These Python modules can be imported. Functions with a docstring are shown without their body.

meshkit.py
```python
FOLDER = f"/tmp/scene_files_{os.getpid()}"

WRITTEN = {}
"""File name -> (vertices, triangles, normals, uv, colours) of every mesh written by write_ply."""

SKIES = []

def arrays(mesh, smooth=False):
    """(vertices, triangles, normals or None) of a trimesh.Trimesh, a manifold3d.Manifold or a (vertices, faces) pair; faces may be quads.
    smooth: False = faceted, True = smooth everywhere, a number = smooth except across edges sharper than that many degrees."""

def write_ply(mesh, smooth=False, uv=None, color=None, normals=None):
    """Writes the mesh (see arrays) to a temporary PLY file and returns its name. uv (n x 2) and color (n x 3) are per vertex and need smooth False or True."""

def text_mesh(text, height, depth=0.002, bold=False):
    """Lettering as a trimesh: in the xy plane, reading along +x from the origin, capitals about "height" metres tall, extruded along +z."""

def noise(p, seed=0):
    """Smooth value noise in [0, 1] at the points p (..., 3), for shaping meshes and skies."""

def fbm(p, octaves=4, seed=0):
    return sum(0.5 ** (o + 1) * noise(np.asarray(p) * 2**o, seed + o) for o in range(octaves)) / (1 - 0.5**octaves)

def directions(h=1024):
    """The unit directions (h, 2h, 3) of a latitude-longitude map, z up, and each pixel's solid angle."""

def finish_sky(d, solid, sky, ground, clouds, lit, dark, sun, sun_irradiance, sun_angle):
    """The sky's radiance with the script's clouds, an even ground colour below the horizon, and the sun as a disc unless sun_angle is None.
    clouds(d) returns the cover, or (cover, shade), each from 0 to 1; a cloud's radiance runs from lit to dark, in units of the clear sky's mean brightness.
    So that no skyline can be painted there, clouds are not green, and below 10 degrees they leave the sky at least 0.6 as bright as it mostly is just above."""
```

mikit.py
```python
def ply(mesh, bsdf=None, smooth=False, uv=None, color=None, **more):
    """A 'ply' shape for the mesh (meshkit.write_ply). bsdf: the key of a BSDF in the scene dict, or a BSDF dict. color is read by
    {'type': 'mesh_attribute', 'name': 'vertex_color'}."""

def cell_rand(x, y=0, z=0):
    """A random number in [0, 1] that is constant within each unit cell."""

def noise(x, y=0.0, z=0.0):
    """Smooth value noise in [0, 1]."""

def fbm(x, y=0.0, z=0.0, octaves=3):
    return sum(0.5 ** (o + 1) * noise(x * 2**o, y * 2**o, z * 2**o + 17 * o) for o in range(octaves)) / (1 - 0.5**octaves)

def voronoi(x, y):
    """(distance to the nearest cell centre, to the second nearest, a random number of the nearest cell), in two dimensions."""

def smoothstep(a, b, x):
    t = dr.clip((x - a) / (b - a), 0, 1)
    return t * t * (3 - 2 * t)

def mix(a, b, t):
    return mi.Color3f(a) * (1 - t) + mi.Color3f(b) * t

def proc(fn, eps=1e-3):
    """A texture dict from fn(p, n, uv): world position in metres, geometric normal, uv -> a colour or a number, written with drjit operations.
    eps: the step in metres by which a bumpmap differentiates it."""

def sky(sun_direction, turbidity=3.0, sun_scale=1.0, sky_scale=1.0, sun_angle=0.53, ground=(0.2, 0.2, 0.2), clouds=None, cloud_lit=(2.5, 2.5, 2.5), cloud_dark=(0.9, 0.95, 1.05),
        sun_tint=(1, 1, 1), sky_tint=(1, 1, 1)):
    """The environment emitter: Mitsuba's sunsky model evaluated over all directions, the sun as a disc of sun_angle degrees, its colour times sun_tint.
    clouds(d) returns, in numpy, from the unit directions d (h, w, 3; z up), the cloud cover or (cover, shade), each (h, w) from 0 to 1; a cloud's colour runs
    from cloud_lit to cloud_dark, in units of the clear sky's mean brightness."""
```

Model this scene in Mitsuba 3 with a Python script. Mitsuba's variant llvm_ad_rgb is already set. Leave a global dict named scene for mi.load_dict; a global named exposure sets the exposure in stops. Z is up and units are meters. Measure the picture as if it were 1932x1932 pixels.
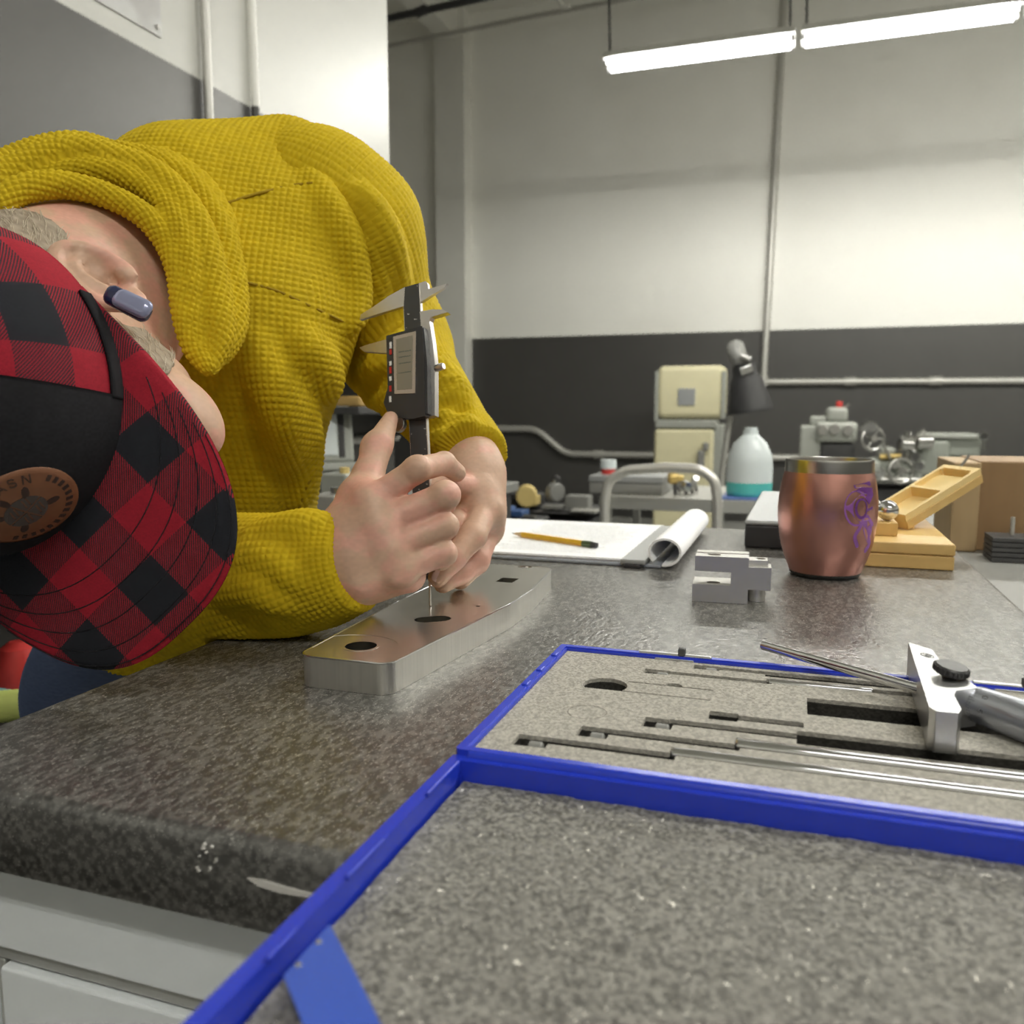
import math, random
import numpy as np, trimesh, manifold3d as m3, drjit as dr, mitsuba as mi
import mikit, meshkit
from mikit import proc, noise, fbm, voronoi, cell_rand, smoothstep, mix
from shapely.geometry import Polygon, Point, LineString, box as sbox
from shapely import affinity
from shapely.ops import unary_union
random.seed(7); rng = np.random.default_rng(7)
T = mi.ScalarTransform4f
V = lambda *a: np.array(a, float)
scene, labels = {}, {}
exposure = 0.0
# ------------------------------------------------------------------ camera
FPX, ZB = 1600.0, 0.90
_ps, _th = math.radians(18.65), math.radians(6.9)
FW = V(-math.sin(_ps)*math.cos(_th), math.cos(_ps)*math.cos(_th), -math.sin(_th))
RT = V(math.cos(_ps), math.sin(_ps), 0)
UP = np.cross(RT, FW)
EYE = V(0, 0, ZB + .178)
scene['camera'] = {'type': 'thinlens', 'fov': math.degrees(2*math.atan(966/FPX)), 'fov_axis': 'x', 'near_clip': .02, 'far_clip': 100.0,
    'aperture_radius': .0014, 'focus_distance': .60,
    'to_world': T().look_at(origin=EYE.tolist(), target=(EYE+FW).tolist(), up=[0, 0, 1])}
def P(x, y, t):                      # a measured point: picture column, row and distance along the view axis
    return EYE + t*(FW + RT*(x-966)/FPX - UP*(y-966)/FPX)
def onz(x, y, z):
    q = P(x, y, 1)-EYE
    return EYE + q*((z-EYE[2])/q[2])
def ony(x, y, Y):
    q = P(x, y, 1)-EYE
    return EYE + q*(Y/q[1])
# ------------------------------------------------------------------ lamps (rows of twin-tube strip lights)
LAMP = 87.0
LAMP_ROWS = [(5.5, 3.20, (1.645, 2.805, 3.965)), (1.9, 3.2, (.7, 1.86, 3.02)), (-1.2, 3.2, (.6, 1.76))]
# ------------------------------------------------------------------ materials
def rgb(*c): return {'type': 'rgb', 'value': list(c)}
def mat(name, color, rough=.5, metal=0., spec=.5, bump=None, bscale=.001, eps=None, **kw):
    b = {'type': 'principled', 'base_color': rgb(*color) if isinstance(color, (tuple, list)) else (proc(color) if callable(color) else color),
         'roughness': proc(rough) if callable(rough) else rough, 'metallic': metal, 'specular': spec, **kw}
    if bump is not None:
        b = {'type': 'bumpmap', 'arbitrary': proc(bump, eps or 1e-3), 'scale': bscale, 'bsdf': b}
    scene['m_'+name] = {'type': 'twosided', 'bsdf': b}
    return 'm_'+name
def c3(r, g, b): return mi.Color3f(r, g, b)
WAINS = 1.81
def partition_col(p, n, uv):
    w = fbm(p.y*1.2, p.z*.8, 3.)
    return mix(mix(c3(.055, .054, .053), c3(.085, .082, .079), fbm(p.y*2.5, p.z*.4, 0)), mix(c3(.59, .585, .555), c3(.54, .535, .505), w), smoothstep(WAINS-.003, WAINS+.003, p.z))
def wall_col(p, n, uv):
    w = fbm(p.x*.8, p.y*.8, p.z*.8)
    white = mix(c3(.86, .855, .81), c3(.81, .80, .75), smoothstep(.45, .7, w))
    dark = mix(c3(.044, .043, .042), c3(.066, .064, .061), fbm(p.x*2+3, p.y*2, p.z*.7))
    return mix(dark, white, smoothstep(WAINS-.004, WAINS+.004, p.z))
mat('wall', wall_col, .42, spec=.4)
mat('wall_partition', partition_col, .38, spec=.5)
mat('white_paint', lambda p, n, uv: mix(c3(.74, .735, .69), c3(.67, .66, .62), fbm(p.x*3, p.y*3, p.z*3)), .5)
mat('ceiling', lambda p, n, uv: mix(c3(.70, .69, .65), c3(.62, .61, .57), fbm(p.x, p.y, 0)), .8)
mat('concrete', lambda p, n, uv: mix(c3(.34, .34, .32), c3(.24, .24, .23), fbm(p.x*3, p.y*3, 0, 4)), .45)
def top_col(p, n, uv):
    a = fbm(p.x*45, p.y*45, p.z*45, 3); b = fbm(p.x*420+5, p.y*200, p.z*320, 3)
    g = noise(p.x*1500, p.y*700, p.z*1200)
    v = .043 + .030*(a-.5) + .070*smoothstep(.35, .72, b) + .17*smoothstep(.72, .95, g)
    return c3(v*1.0, v*.97, v*.91)
def top_bump(p, n, uv): return fbm(p.x*420, p.y*230, p.z*300, 3)
mat('laminate', top_col, lambda p, n, uv: .22+.16*noise(p.x*300, p.y*200, p.z*300), spec=1.0, clearcoat=.6, clearcoat_gloss=.85, bump=top_bump, bscale=.0006, eps=.0007)
mat('chip', (.55, .53, .50), .7)
mat('cabinet_white', lambda p, n, uv: mix(c3(.74, .77, .79), c3(.64, .66, .68), fbm(p.x*25, p.y*25, p.z*25)*smoothstep(.3, .8, noise(p.x*8, 0, p.z*8))), .45)
mat('aluminium_trim', (.52, .52, .50), .35, .6)
def foam_col(lo, hi, f, spk):
    def fn(p, n, uv):
        a = fbm(p.x*f, p.y*f, p.z*f, 2); g = noise(p.x*f*1.7+9, p.y*f*1.7, p.z*f*1.7)
        v = lo+(hi-lo)*smoothstep(.25, .75, a)+spk*smoothstep(.86, .97, g)
        return c3(v*1.02, v*.97, v*.87)
    return fn
mat('foam', foam_col(.24, .42, 900, .25), .9, spec=.2, bump=lambda p, n, uv: fbm(p.x*800, p.y*800, p.z*800, 2), bscale=.0006, eps=.0004)
mat('foam_black', foam_col(.018, .04, 900, .03), .95, spec=.1)
def lid_foam(p, n, uv):
    a = fbm(p.x*700, p.y*700, p.z*700, 2); g = noise(p.x*560+9, p.y*560, p.z*560)
    v = .085+.15*smoothstep(.25, .75, a)+.75*smoothstep(.91, .97, g)
    return c3(v*1.02, v*.98, v*.89)
mat('foam_dark', lid_foam, .75, spec=.5, bump=lambda p, n, uv: fbm(p.x*650, p.y*650, p.z*650, 2), bscale=.0010, eps=.0005)
mat('blue_plastic', (.014, .036, .47), .26, spec=.5, clearcoat=.3)
mat('blue_strap', (.035, .085, .44), .35, spec=.6)
mat('black_rubber', (.012, .012, .012), .6)
mat('black_plastic', (.018, .018, .02), .38)
mat('dark_grey', (.05, .05, .052), .5)
mat('charcoal', (.028, .028, .03), .55)
mat('mid_grey', (.22, .22, .21), .5)
mat('machine_grey', (.33, .34, .31), .4)
mat('machine_green', (.25, .265, .235), .4)
mat('machine_cream', (.66, .61, .40), .5)
mat('steel', (.62, .61, .59), .24, 1.0)
mat('polished', (.78, .78, .78), .08, 1.0)
mat('satin', (.60, .60, .60), .32, 1.0)
mat('satin_blue', (.50, .52, .58), .3, .9)
mat('chrome_tube', (.78, .76, .72), .28, .55)
mat('conduit', (.50, .49, .46), .4, .5)
def plate_col(p, n, uv):
    s = noise(p.x*60+p.y*14, p.y*7, 2); v = .76+.16*(s-.5)
    return c3(v*1.0, v*.965, v*.90)
mat('milled_top', plate_col, lambda p, n, uv: .16+.16*noise(p.x*90+p.y*25, p.y*9, 1), .96, bump=lambda p, n, uv: noise(p.x*900+p.y*120, p.y*25, 0), bscale=.00003, eps=.0005)
mat('milled_side', lambda p, n, uv: mix(c3(.76, .74, .69), c3(.68, .665, .62), noise(p.x*700+p.y*700, p.z*15, 0)), .30, .93)
mat('bore', (.52, .51, .48), .22, 1.0)
mat('cast_alum', (.60, .585, .56), .38, .9)
def wood(c1, c2, f, ax):
    def fn(p, n, uv):
        q = [p.x*f, p.y*f, p.z*f]; q[ax] = q[ax]*.08
        return mix(mi.Color3f(*c1), mi.Color3f(*c2), fbm(q[0], q[1], q[2], 3))
    return fn
mat('pale_wood', wood((.66, .45, .17), (.52, .33, .11), 70, 0), .5)
mat('pale_wood_inside', wood((.78, .60, .28), (.70, .50, .20), 60, 0), .55)
mat('block_wood', wood((.34, .21, .10), (.22, .13, .062), 45, 2), .6)
mat('block_wood_end', wood((.46, .33, .18), (.34, .23, .12), 60, 2), .6)
mat('rose_gold', (.60, .29, .24), .27, .88, clearcoat=.4)
mat('purple_print', (.13, .03, .20), .4)
mat('purple_print_light', (.27, .09, .36), .4)
mat('paper', (.82, .83, .86), .8)
mat('print_grey', (.42, .43, .46), .8)
mat('poster_paper', lambda p, n, uv: mix(c3(.62, .62, .62), c3(.50, .49, .49), smoothstep(.35, .7, fbm(p.y*14, p.z*14, 0))), .25)
mat('pencil_yellow', (.72, .42, .03), .35)
mat('pencil_wood', (.62, .44, .25), .7)
mat('ferrule', (.10, .14, .08), .35, .6)
mat('grey_board', (.25, .27, .31), .4)
mat('clip_grey', (.36, .37, .38), .35, .3)
mat('jug_plastic', (.72, .78, .80), .35, spec=.4)
mat('teal_liquid', (.10, .55, .52), .25)
mat('blue_base', (.10, .16, .42), .5)
mat('red_plastic', (.62, .05, .045), .45)
mat('teal_plastic', (.16, .36, .36), .5)
mat('lime_plastic', (.55, .62, .18), .5)
mat('brass', (.62, .45, .16), .35, .6)
mat('yellow_part', (.68, .52, .20), .5)
mat('blue_part', (.03, .08, .22), .5)
def skin_col(p, n, uv):
    b = fbm(p.x*55, p.y*55, p.z*55, 3); s = noise(p.x*420, p.y*420, p.z*420)
    c = mix(c3(.54, .345, .245), c3(.61, .325, .25), smoothstep(.42, .68, b))
    return c*(.94+.10*s)
mat('skin', skin_col, .48, spec=.4, bump=lambda p, n, uv: fbm(p.x*500, p.y*500, p.z*500, 2), bscale=.00022, eps=.0006)
mat('nail', (.62, .42, .36), .25)
mat('hair', lambda p, n, uv: mix(c3(.22, .17, .12), c3(.40, .33, .25), noise(p.x*500+p.z*700, p.y*300, p.z*250)), .6, bump=lambda p, n, uv: noise(p.x*1400, p.y*500, p.z*1400), bscale=.0012, eps=.0004)
mat('hair_strand', (.50, .43, .33), .45)
YEL = lambda p, n, uv: mix(c3(.55, .40, .014), c3(.46, .33, .012), fbm(p.x*90, p.y*90, p.z*90, 2))
mat('knit', YEL, .85, spec=.15, sheen=.4)
mat('stitch', (.30, .20, .006), .9)
mat('denim', lambda p, n, uv: mix(c3(.035, .055, .12), c3(.06, .085, .16), fbm(p.x*200, p.y*200, p.z*600, 2)), .85)
mat('shoe', (.06, .045, .035), .6)
CK = .0315
def plaid(p, n, uv):
    u, v = uv.x/CK, uv.y/CK
    a = dr.select(dr.floor(u*.5)*2+1 > u, 1., 0.); b = dr.select(dr.floor(v*.5)*2+1 > v, 1., 0.)
    tw = (u+v*1.0)*17
    tw = dr.select(tw-dr.floor(tw) > .5, 1., 0.)
    m = dr.select(a*b > .5, 1., dr.select(a+b < .5, 0., tw))
    f = .85+.3*noise(uv.x*1500, uv.y*1500, 0)
    return mix(c3(.012, .013, .017), c3(.27, .014, .026), m)*f
mat('plaid', plaid, .9, spec=.15, sheen=.2)
mat('cap_black', lambda p, n, uv: c3(.010, .010, .012)*(.8+.5*noise(p.x*700, p.y*700, p.z*700)), .9, spec=.15)
mat('leather', lambda p, n, uv: mix(c3(.20, .080, .034), c3(.15, .058, .026), fbm(p.x*200, p.y*200, p.z*200)), .6)
mat('leather_ink', (.028, .012, .008), .7)
mat('leather_grey', (.055, .046, .042), .6)
mat('lcd_frame', (.42, .36, .30), .35)
mat('lcd', (.24, .22, .17), .2)
mat('lcd_ink', (.13, .14, .11), .3)
mat('red_mark', (.45, .02, .02), .5)
mat('white_mark', (.75, .75, .75), .5)
mat('caliper_black', (.022, .023, .026), .35)
mat('caliper_beam', lambda p, n, uv: mix(c3(.035, .037, .04), c3(.45, .45, .45), smoothstep(.86, .93, noise(p.x*420, p.y*420, p.z*420))), .4)
mat('caliper_steel', (.66, .63, .61), .3, .95)
mat('earpiece', (.30, .32, .48), .15, .3)
mat('earpiece_dark', (.02, .025, .07), .2)
scene['m_tube'] = {'type': 'twosided', 'bsdf': {'type': 'diffuse', 'reflectance': rgb(.8, .8, .8)}}
def glass(): pass
scene['m_clear'] = {'type': 'thindielectric'}
# ------------------------------------------------------------------ entry helpers
def tag(key, label=None, cat=None, group=None, kind=None):
    d = labels.setdefault(key, {})
    for a, b in (('label', label), ('category', cat), ('group', group), ('kind', kind)):
        if b: d[a] = b
    return key
taken = set()
def thing(name, label, cat, group=None):
    k, i = name, 0
    while k in taken: i += 1; k = f'{name}_{i:03d}'
    taken.add(k)
    return tag(k, label, cat, group)
def part(parent, name, mesh, m, label=None, kind=None, smooth=35, uv=None, **kw):
    k, i = f'{parent}__{name}' if parent else name, 0
    base = k
    while k in scene: i += 1; k = f'{base}_{i:03d}'
    if len(mesh.faces) == 0: print('EMPTY', k); return k
    scene[k] = mikit.ply(mesh, 'm_'+m, smooth=smooth, uv=uv, **kw)
    if label or kind: tag(k, label, kind=kind)
    return k
def single(name, mesh, m, label, cat, group=None, smooth=35):
    k = thing(name, label, cat, group)
    scene[k] = mikit.ply(mesh, 'm_'+m, smooth=smooth)
    return k
def struct(name, mesh, m, smooth=35):
    scene[name] = mikit.ply(mesh, 'm_'+m, smooth=smooth); tag(name, kind='structure'); return name
# ------------------------------------------------------------------ shape helpers
cat = trimesh.util.concatenate
def tm(man):
    m = man.to_mesh(); return trimesh.Trimesh(m.vert_properties[:, :3], m.tri_verts, process=False)
def bx(x0, x1, y0, y1, z0, z1):
    b = trimesh.creation.box((x1-x0, y1-y0, z1-z0)); b.apply_translation(((x0+x1)/2, (y0+y1)/2, (z0+z1)/2)); return b
def rb(x0, x1, y0, y1, z0, z1, r=.003, seg=12):
    r = min(r, (x1-x0)/2.01, (y1-y0)/2.01, (z1-z0)/2.01)
    s = m3.Manifold.sphere(r, seg)
    return tm(m3.Manifold.batch_hull([s.translate([x, y, z]) for x in (x0+r, x1-r) for y in (y0+r, y1-r) for z in (z0+r, z1-r)]))
def man(mesh): return m3.Manifold(m3.Mesh(np.asarray(mesh.vertices, np.float32), np.asarray(mesh.faces, np.uint32)))
def basis(a, b=None):
    a = np.asarray(a, float); a = a/np.linalg.norm(a)
    b = V(0, 0, 1) if b is None else np.asarray(b, float)
    if abs(a@b)/np.linalg.norm(b) > .98: b = V(1, 0, 0)
    x = np.cross(b, a); x /= np.linalg.norm(x)
    return x, np.cross(a, x), a
def place(mesh, o, x, y, z):
    M = np.eye(4); M[:3, 0], M[:3, 1], M[:3, 2], M[:3, 3] = x, y, z, o
    mesh = mesh.copy(); mesh.apply_transform(M)
    if np.linalg.det(M[:3, :3]) < 0: pass
    return mesh
def cyl(a, b, r, seg=24, r2=None):
    a, b = np.asarray(a, float), np.asarray(b, float); L = np.linalg.norm(b-a)
    m = tm(m3.Manifold.cylinder(L, r, r if r2 is None else r2, seg)); return place(m, a, *basis(b-a))
def tube(pts, r, seg=12, closed=False):
    pts = np.asarray(pts, float); n = len(pts); rr = np.broadcast_to(np.asarray(r, float), (n,))
    tg = np.gradient(pts, axis=0) if not closed else np.roll(pts, -1, 0)-np.roll(pts, 1, 0)
    tg /= np.linalg.norm(tg, axis=1, keepdims=True)+1e-12
    x = np.cross(tg[0], V(0, 0, 1) if abs(tg[0][2]) < .9 else V(1, 0, 0)); vs = []
    for i in range(n):
        x = x-tg[i]*(x@tg[i]); x /= np.linalg.norm(x); y = np.cross(tg[i], x)
        a = np.arange(seg)*2*math.pi/seg
        vs.append(pts[i]+rr[i]*(np.cos(a)[:, None]*x+np.sin(a)[:, None]*y))
    v = np.vstack(vs); f = []
    for i in range(n if closed else n-1):
        j = (i+1) % n
        for k in range(seg):
            l = (k+1) % seg
            f += [[i*seg+k, i*seg+l, j*seg+l], [i*seg+k, j*seg+l, j*seg+k]]
    if not closed:
        v = np.vstack([v, pts[:1], pts[-1:]]); c0, c1 = len(v)-2, len(v)-1
        for k in range(seg):
            l = (k+1) % seg
            f += [[c0, l, k], [c1, (n-1)*seg+k, (n-1)*seg+l]]
    return trimesh.Trimesh(v, np.array(f), process=False)
def smooth_path(pts, n=8):
    pts = np.asarray(pts, float); q = np.vstack([2*pts[0]-pts[1], pts, 2*pts[-1]-pts[-2]]); out = []
    for i in range(len(pts)-1):
        a, b, c, d = q[i:i+4]
        for s in np.arange(n)/n:
            out.append(.5*((2*b)+(c-a)*s+(2*a-5*b+4*c-d)*s*s+(3*b-a-3*c+d)*s**3))
    return np.array(out+[pts[-1]])
def fillet_path(pts, r, n=6):
    pts = [np.asarray(p, float) for p in pts]; out = [pts[0]]
    for a, b, c in zip(pts, pts[1:], pts[2:]):
        u, w = a-b, c-b; u /= np.linalg.norm(u); w /= np.linalg.norm(w)
        for s in np.linspace(0, 1, n): out.append((1-s)**2*(b+u*r)+2*s*(1-s)*b+s*s*(b+w*r))
    return np.array(out+[pts[-1]])
def extr(poly, h): # along +z
    gs = getattr(poly, 'geoms', [poly])
    return cat([trimesh.creation.extrude_polygon(g, h, engine='earcut') for g in gs if g.area > 1e-12])
def lathe(prof, seg=64):
    return trimesh.creation.revolve(np.asarray(prof, float), sections=seg)
def rrect(x0, x1, y0, y1, r): return sbox(x0+r, y0+r, x1-r, y1-r).buffer(r, quad_segs=6)
def CS(p):
    from shapely.geometry.polygon import orient
    return m3.CrossSection([np.array(orient(p, 1.0).exterior.coords)[:-1]])
def xf(mesh, M=None, rot=0, at=(0, 0, 0)):
    m = mesh.copy(); R = trimesh.transformations.rotation_matrix(rot, [0, 0, 1]); R[:3, 3] = at; m.apply_transform(R); return m
# ------------------------------------------------------------------ signed distance modelling
def refine_seen(m, times):      # finer triangles where the cloth can be seen, so that its knit is real relief
    v, f = np.asarray(m.vertices), np.asarray(m.faces)
    for _ in range(times):
        c = v[f].mean(1); n = np.cross(v[f[:, 1]]-v[f[:, 0]], v[f[:, 2]]-v[f[:, 0]]); w = EYE-c
        q = -w; t = q@FW; px, py = 966+FPX*(q@RT)/t, 966-FPX*(q@UP)/t
        sel = ((n*w).sum(1) > -.4*np.linalg.norm(n, axis=1)*np.linalg.norm(w, axis=1)) & (px > -200) & (px < 1100) & (py > 150) & (py < 1350)
        v, f = trimesh.remesh.subdivide(v, f, face_index=np.nonzero(sel)[0]); v, f = np.asarray(v), np.asarray(f)
    return taubin(v, f, 2), f
def vnormals(v, f):
    n = np.zeros_like(v); fn = np.cross(v[f[:, 1]]-v[f[:, 0]], v[f[:, 2]]-v[f[:, 0]])
    for k in range(3): np.add.at(n, f[:, k], fn)
    return n/np.maximum(np.linalg.norm(n, axis=1, keepdims=True), 1e-20)
def cells(a, b, per): return (np.abs(np.cos(a*math.pi/per))*np.abs(np.cos(b*math.pi/per)))**.75
def knit_planes(m, ax, per, amp, times=2):
    v, f = refine_seen(m, times); n = vnormals(v, f); c = [v@e for e in ax]; w = [np.abs(n@e)**8 for e in ax]; s_ = sum(w)+1e-9
    h = (w[0]*cells(c[1], c[2], per)+w[1]*cells(c[0], c[2], per)+w[2]*cells(c[0], c[1], per))/s_
    return trimesh.Trimesh(v+n*(amp*(h-.4))[:, None], f, process=False)
def knit_paths(m, paths, per, amp, around, times=2, skew=0.):
    from scipy.spatial import cKDTree
    v, f = refine_seen(m, times); n = vnormals(v, f); S, TG, X, Y, C = [], [], [], [], []
    for q in paths:
        q = np.asarray(q); d = np.linalg.norm(np.diff(q, axis=0), axis=1); L = np.r_[0, np.cumsum(d)]; ss = np.linspace(0, L[-1], max(int(L[-1]/.002), 4))
        p = np.stack([np.interp(ss, L, q[:, k]) for k in range(3)], 1); tg = np.gradient(p, axis=0); tg /= np.linalg.norm(tg, axis=1, keepdims=True)
        x = np.cross(tg[0], -FW); x /= np.linalg.norm(x)
        for i in range(len(p)):
            x = x-tg[i]*(x@tg[i]); x /= np.linalg.norm(x); S.append(ss[i]); TG.append(tg[i]); X.append(x); Y.append(np.cross(tg[i], x)); C.append(p[i])
    S, TG, X, Y, C = map(np.array, (S, TG, X, Y, C)); _, j = cKDTree(C).query(v); r = v-C[j]
    a = S[j]+(r*TG[j]).sum(1); b = np.arctan2((r*Y[j]).sum(1), (r*X[j]).sum(1))*around*per/(2*math.pi)
    return trimesh.Trimesh(v+n*(amp*(cells(a+skew*b, b-skew*a, per)-.4))[:, None], f, process=False)
def taubin(v, f, n):
    from scipy.sparse import coo_matrix, diags
    e = np.vstack([f[:, [0, 1]], f[:, [1, 2]], f[:, [2, 0]]]); e = np.unique(np.sort(e, 1), axis=0); N = len(v)
    A = coo_matrix((np.ones(2*len(e)), (np.r_[e[:, 0], e[:, 1]], np.r_[e[:, 1], e[:, 0]])), (N, N)).tocsr(); A = diags(1/np.maximum(np.asarray(A.sum(1)).ravel(), 1))@A
    v = np.asarray(v, float)
    for i in range(n): v = v+.5*(A@v-v); v = v-.51*(A@v-v)
    return v
class Field:
    def __init__(s, lo, hi, h):
        s.lo, s.h = np.asarray(lo, float), h
        s.n = np.ceil((np.asarray(hi)-s.lo)/h).astype(int)+1
        s.g = np.full(s.n, 1.0, np.float32)
    def sub(s, lo, hi):
        a = np.clip(np.floor((lo-s.lo)/s.h).astype(int), 0, s.n); b = np.clip(np.ceil((hi-s.lo)/s.h).astype(int)+1, 0, s.n)
        if (b <= a).any(): return None, None
        ax = [s.lo[k]+s.h*np.arange(a[k], b[k]) for k in range(3)]
        return tuple(slice(a[k], b[k]) for k in range(3)), np.stack(np.meshgrid(*ax, indexing='ij'), -1)
    def merge(s, sl, d, k, cut=False):
        g = s.g[sl]
        if cut: g, d = -g, d
        if k > 0:
            q = np.maximum(k-np.abs(g-d), 0)/k; o = np.minimum(g, d)-q*q*k/4
        else: o = np.minimum(g, d)
        s.g[sl] = -o if cut else o
    def cone(s, a, b, ra, rbb, k=.01, cut=False, flat=None):
        a, b = np.asarray(a, float), np.asarray(b, float); R = max(ra, rbb)+2*k+4*s.h
        sl, p = s.sub(np.minimum(a, b)-R, np.maximum(a, b)+R)
        if sl is None: return
        ab = b-a; t = np.clip(((p-a)@ab)/max(ab@ab, 1e-12), 0, 1); q = p-a-t[..., None]*ab
        if flat is not None:
            n, f = flat; n = n/np.linalg.norm(n); q = q+n*((q@n)*(f-1))[..., None]
        s.merge(sl, np.linalg.norm(q, axis=-1)-(ra+(rbb-ra)*t), k, cut)
    def chain(s, pts, rs, k=.01, cut=False):
        rs = np.broadcast_to(rs, (len(pts),))
        for a, b, x, y in zip(pts, pts[1:], rs, rs[1:]): s.cone(a, b, x, y, k, cut)
    def ell(s, c, r, ax=None, k=.01, cut=False):
        c, r = np.asarray(c, float), np.asarray(r, float); R = r.max()+2*k+4*s.h
        sl, p = s.sub(c-R, c+R)
        if sl is None: return
        q = p-c
        if ax is not None: q = q@np.stack(ax, -1)
        k0 = np.linalg.norm(q/r, axis=-1); k1 = np.linalg.norm(q/(r*r), axis=-1)
        s.merge(sl, np.where(k1 > 1e-9, k0*(k0-1)/np.maximum(k1, 1e-9), -r.min()), k, cut)
    def val(s, p):
        i = np.clip(np.round((np.asarray(p)-s.lo)/s.h).astype(int), 0, s.n-1); return s.g[tuple(np.moveaxis(i, -1, 0))]
    def hit(s, x, y, t0=.3, t1=1.6, step=.002):   # first surface point along a sight line
        ts = np.arange(t0, t1, step); v = s.val(np.array([P(x, y, t) for t in ts])); j = np.nonzero(v < 0)[0]
        return P(x, y, ts[j[0]]) if len(j) else None
    def mesh(s, smooth=4):
        g = s.g; neg = g < 0; n = np.array(g.shape)
        cs = [(i, j, k) for i in (0, 1) for j in (0, 1) for k in (0, 1)]
        sh = lambda A, c: A[c[0]:n[0]-1+c[0], c[1]:n[1]-1+c[1], c[2]:n[2]-1+c[2]]
        cnt = sum(sh(neg, c).astype(np.int8) for c in cs); act = (cnt > 0) & (cnt < 8)
        I = np.argwhere(act); acc = np.zeros((len(I), 3)); w = np.zeros(len(I))
        for c in cs:
            for ax in range(3):
                if c[ax]: continue
                e = list(c); e[ax] = 1
                A, B = g[tuple((I+c).T)], g[tuple((I+e).T)]; m = (A < 0) != (B < 0)
                t = np.where(m, A/np.where(m, A-B, 1), 0); pt = np.array(c, float)+np.zeros((len(I), 3)); pt[:, ax] += t
                acc[m] += pt[m]; w[m] += 1
        v = s.lo+s.h*(I+acc/w[:, None]); idx = np.full(n-1, -1, np.int64); idx[act] = np.arange(len(I)); F = []
        for ax in range(3):
            o = [k for k in range(3) if k != ax]
            lo = [0, 0, 0]; lo[o[0]] = lo[o[1]] = 1
            S0 = tuple(slice(lo[k], n[k]-1) for k in range(3)); S1 = list(S0); S1[ax] = slice(1, n[ax])
            a, b = neg[S0], neg[tuple(S1)]; E = np.argwhere(a != b)+np.array(lo)
            if not len(E): continue
            flip = a[a != b] if ax != 1 else ~a[a != b]
            d0, d1 = np.eye(3, dtype=int)[o[0]], np.eye(3, dtype=int)[o[1]]
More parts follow.
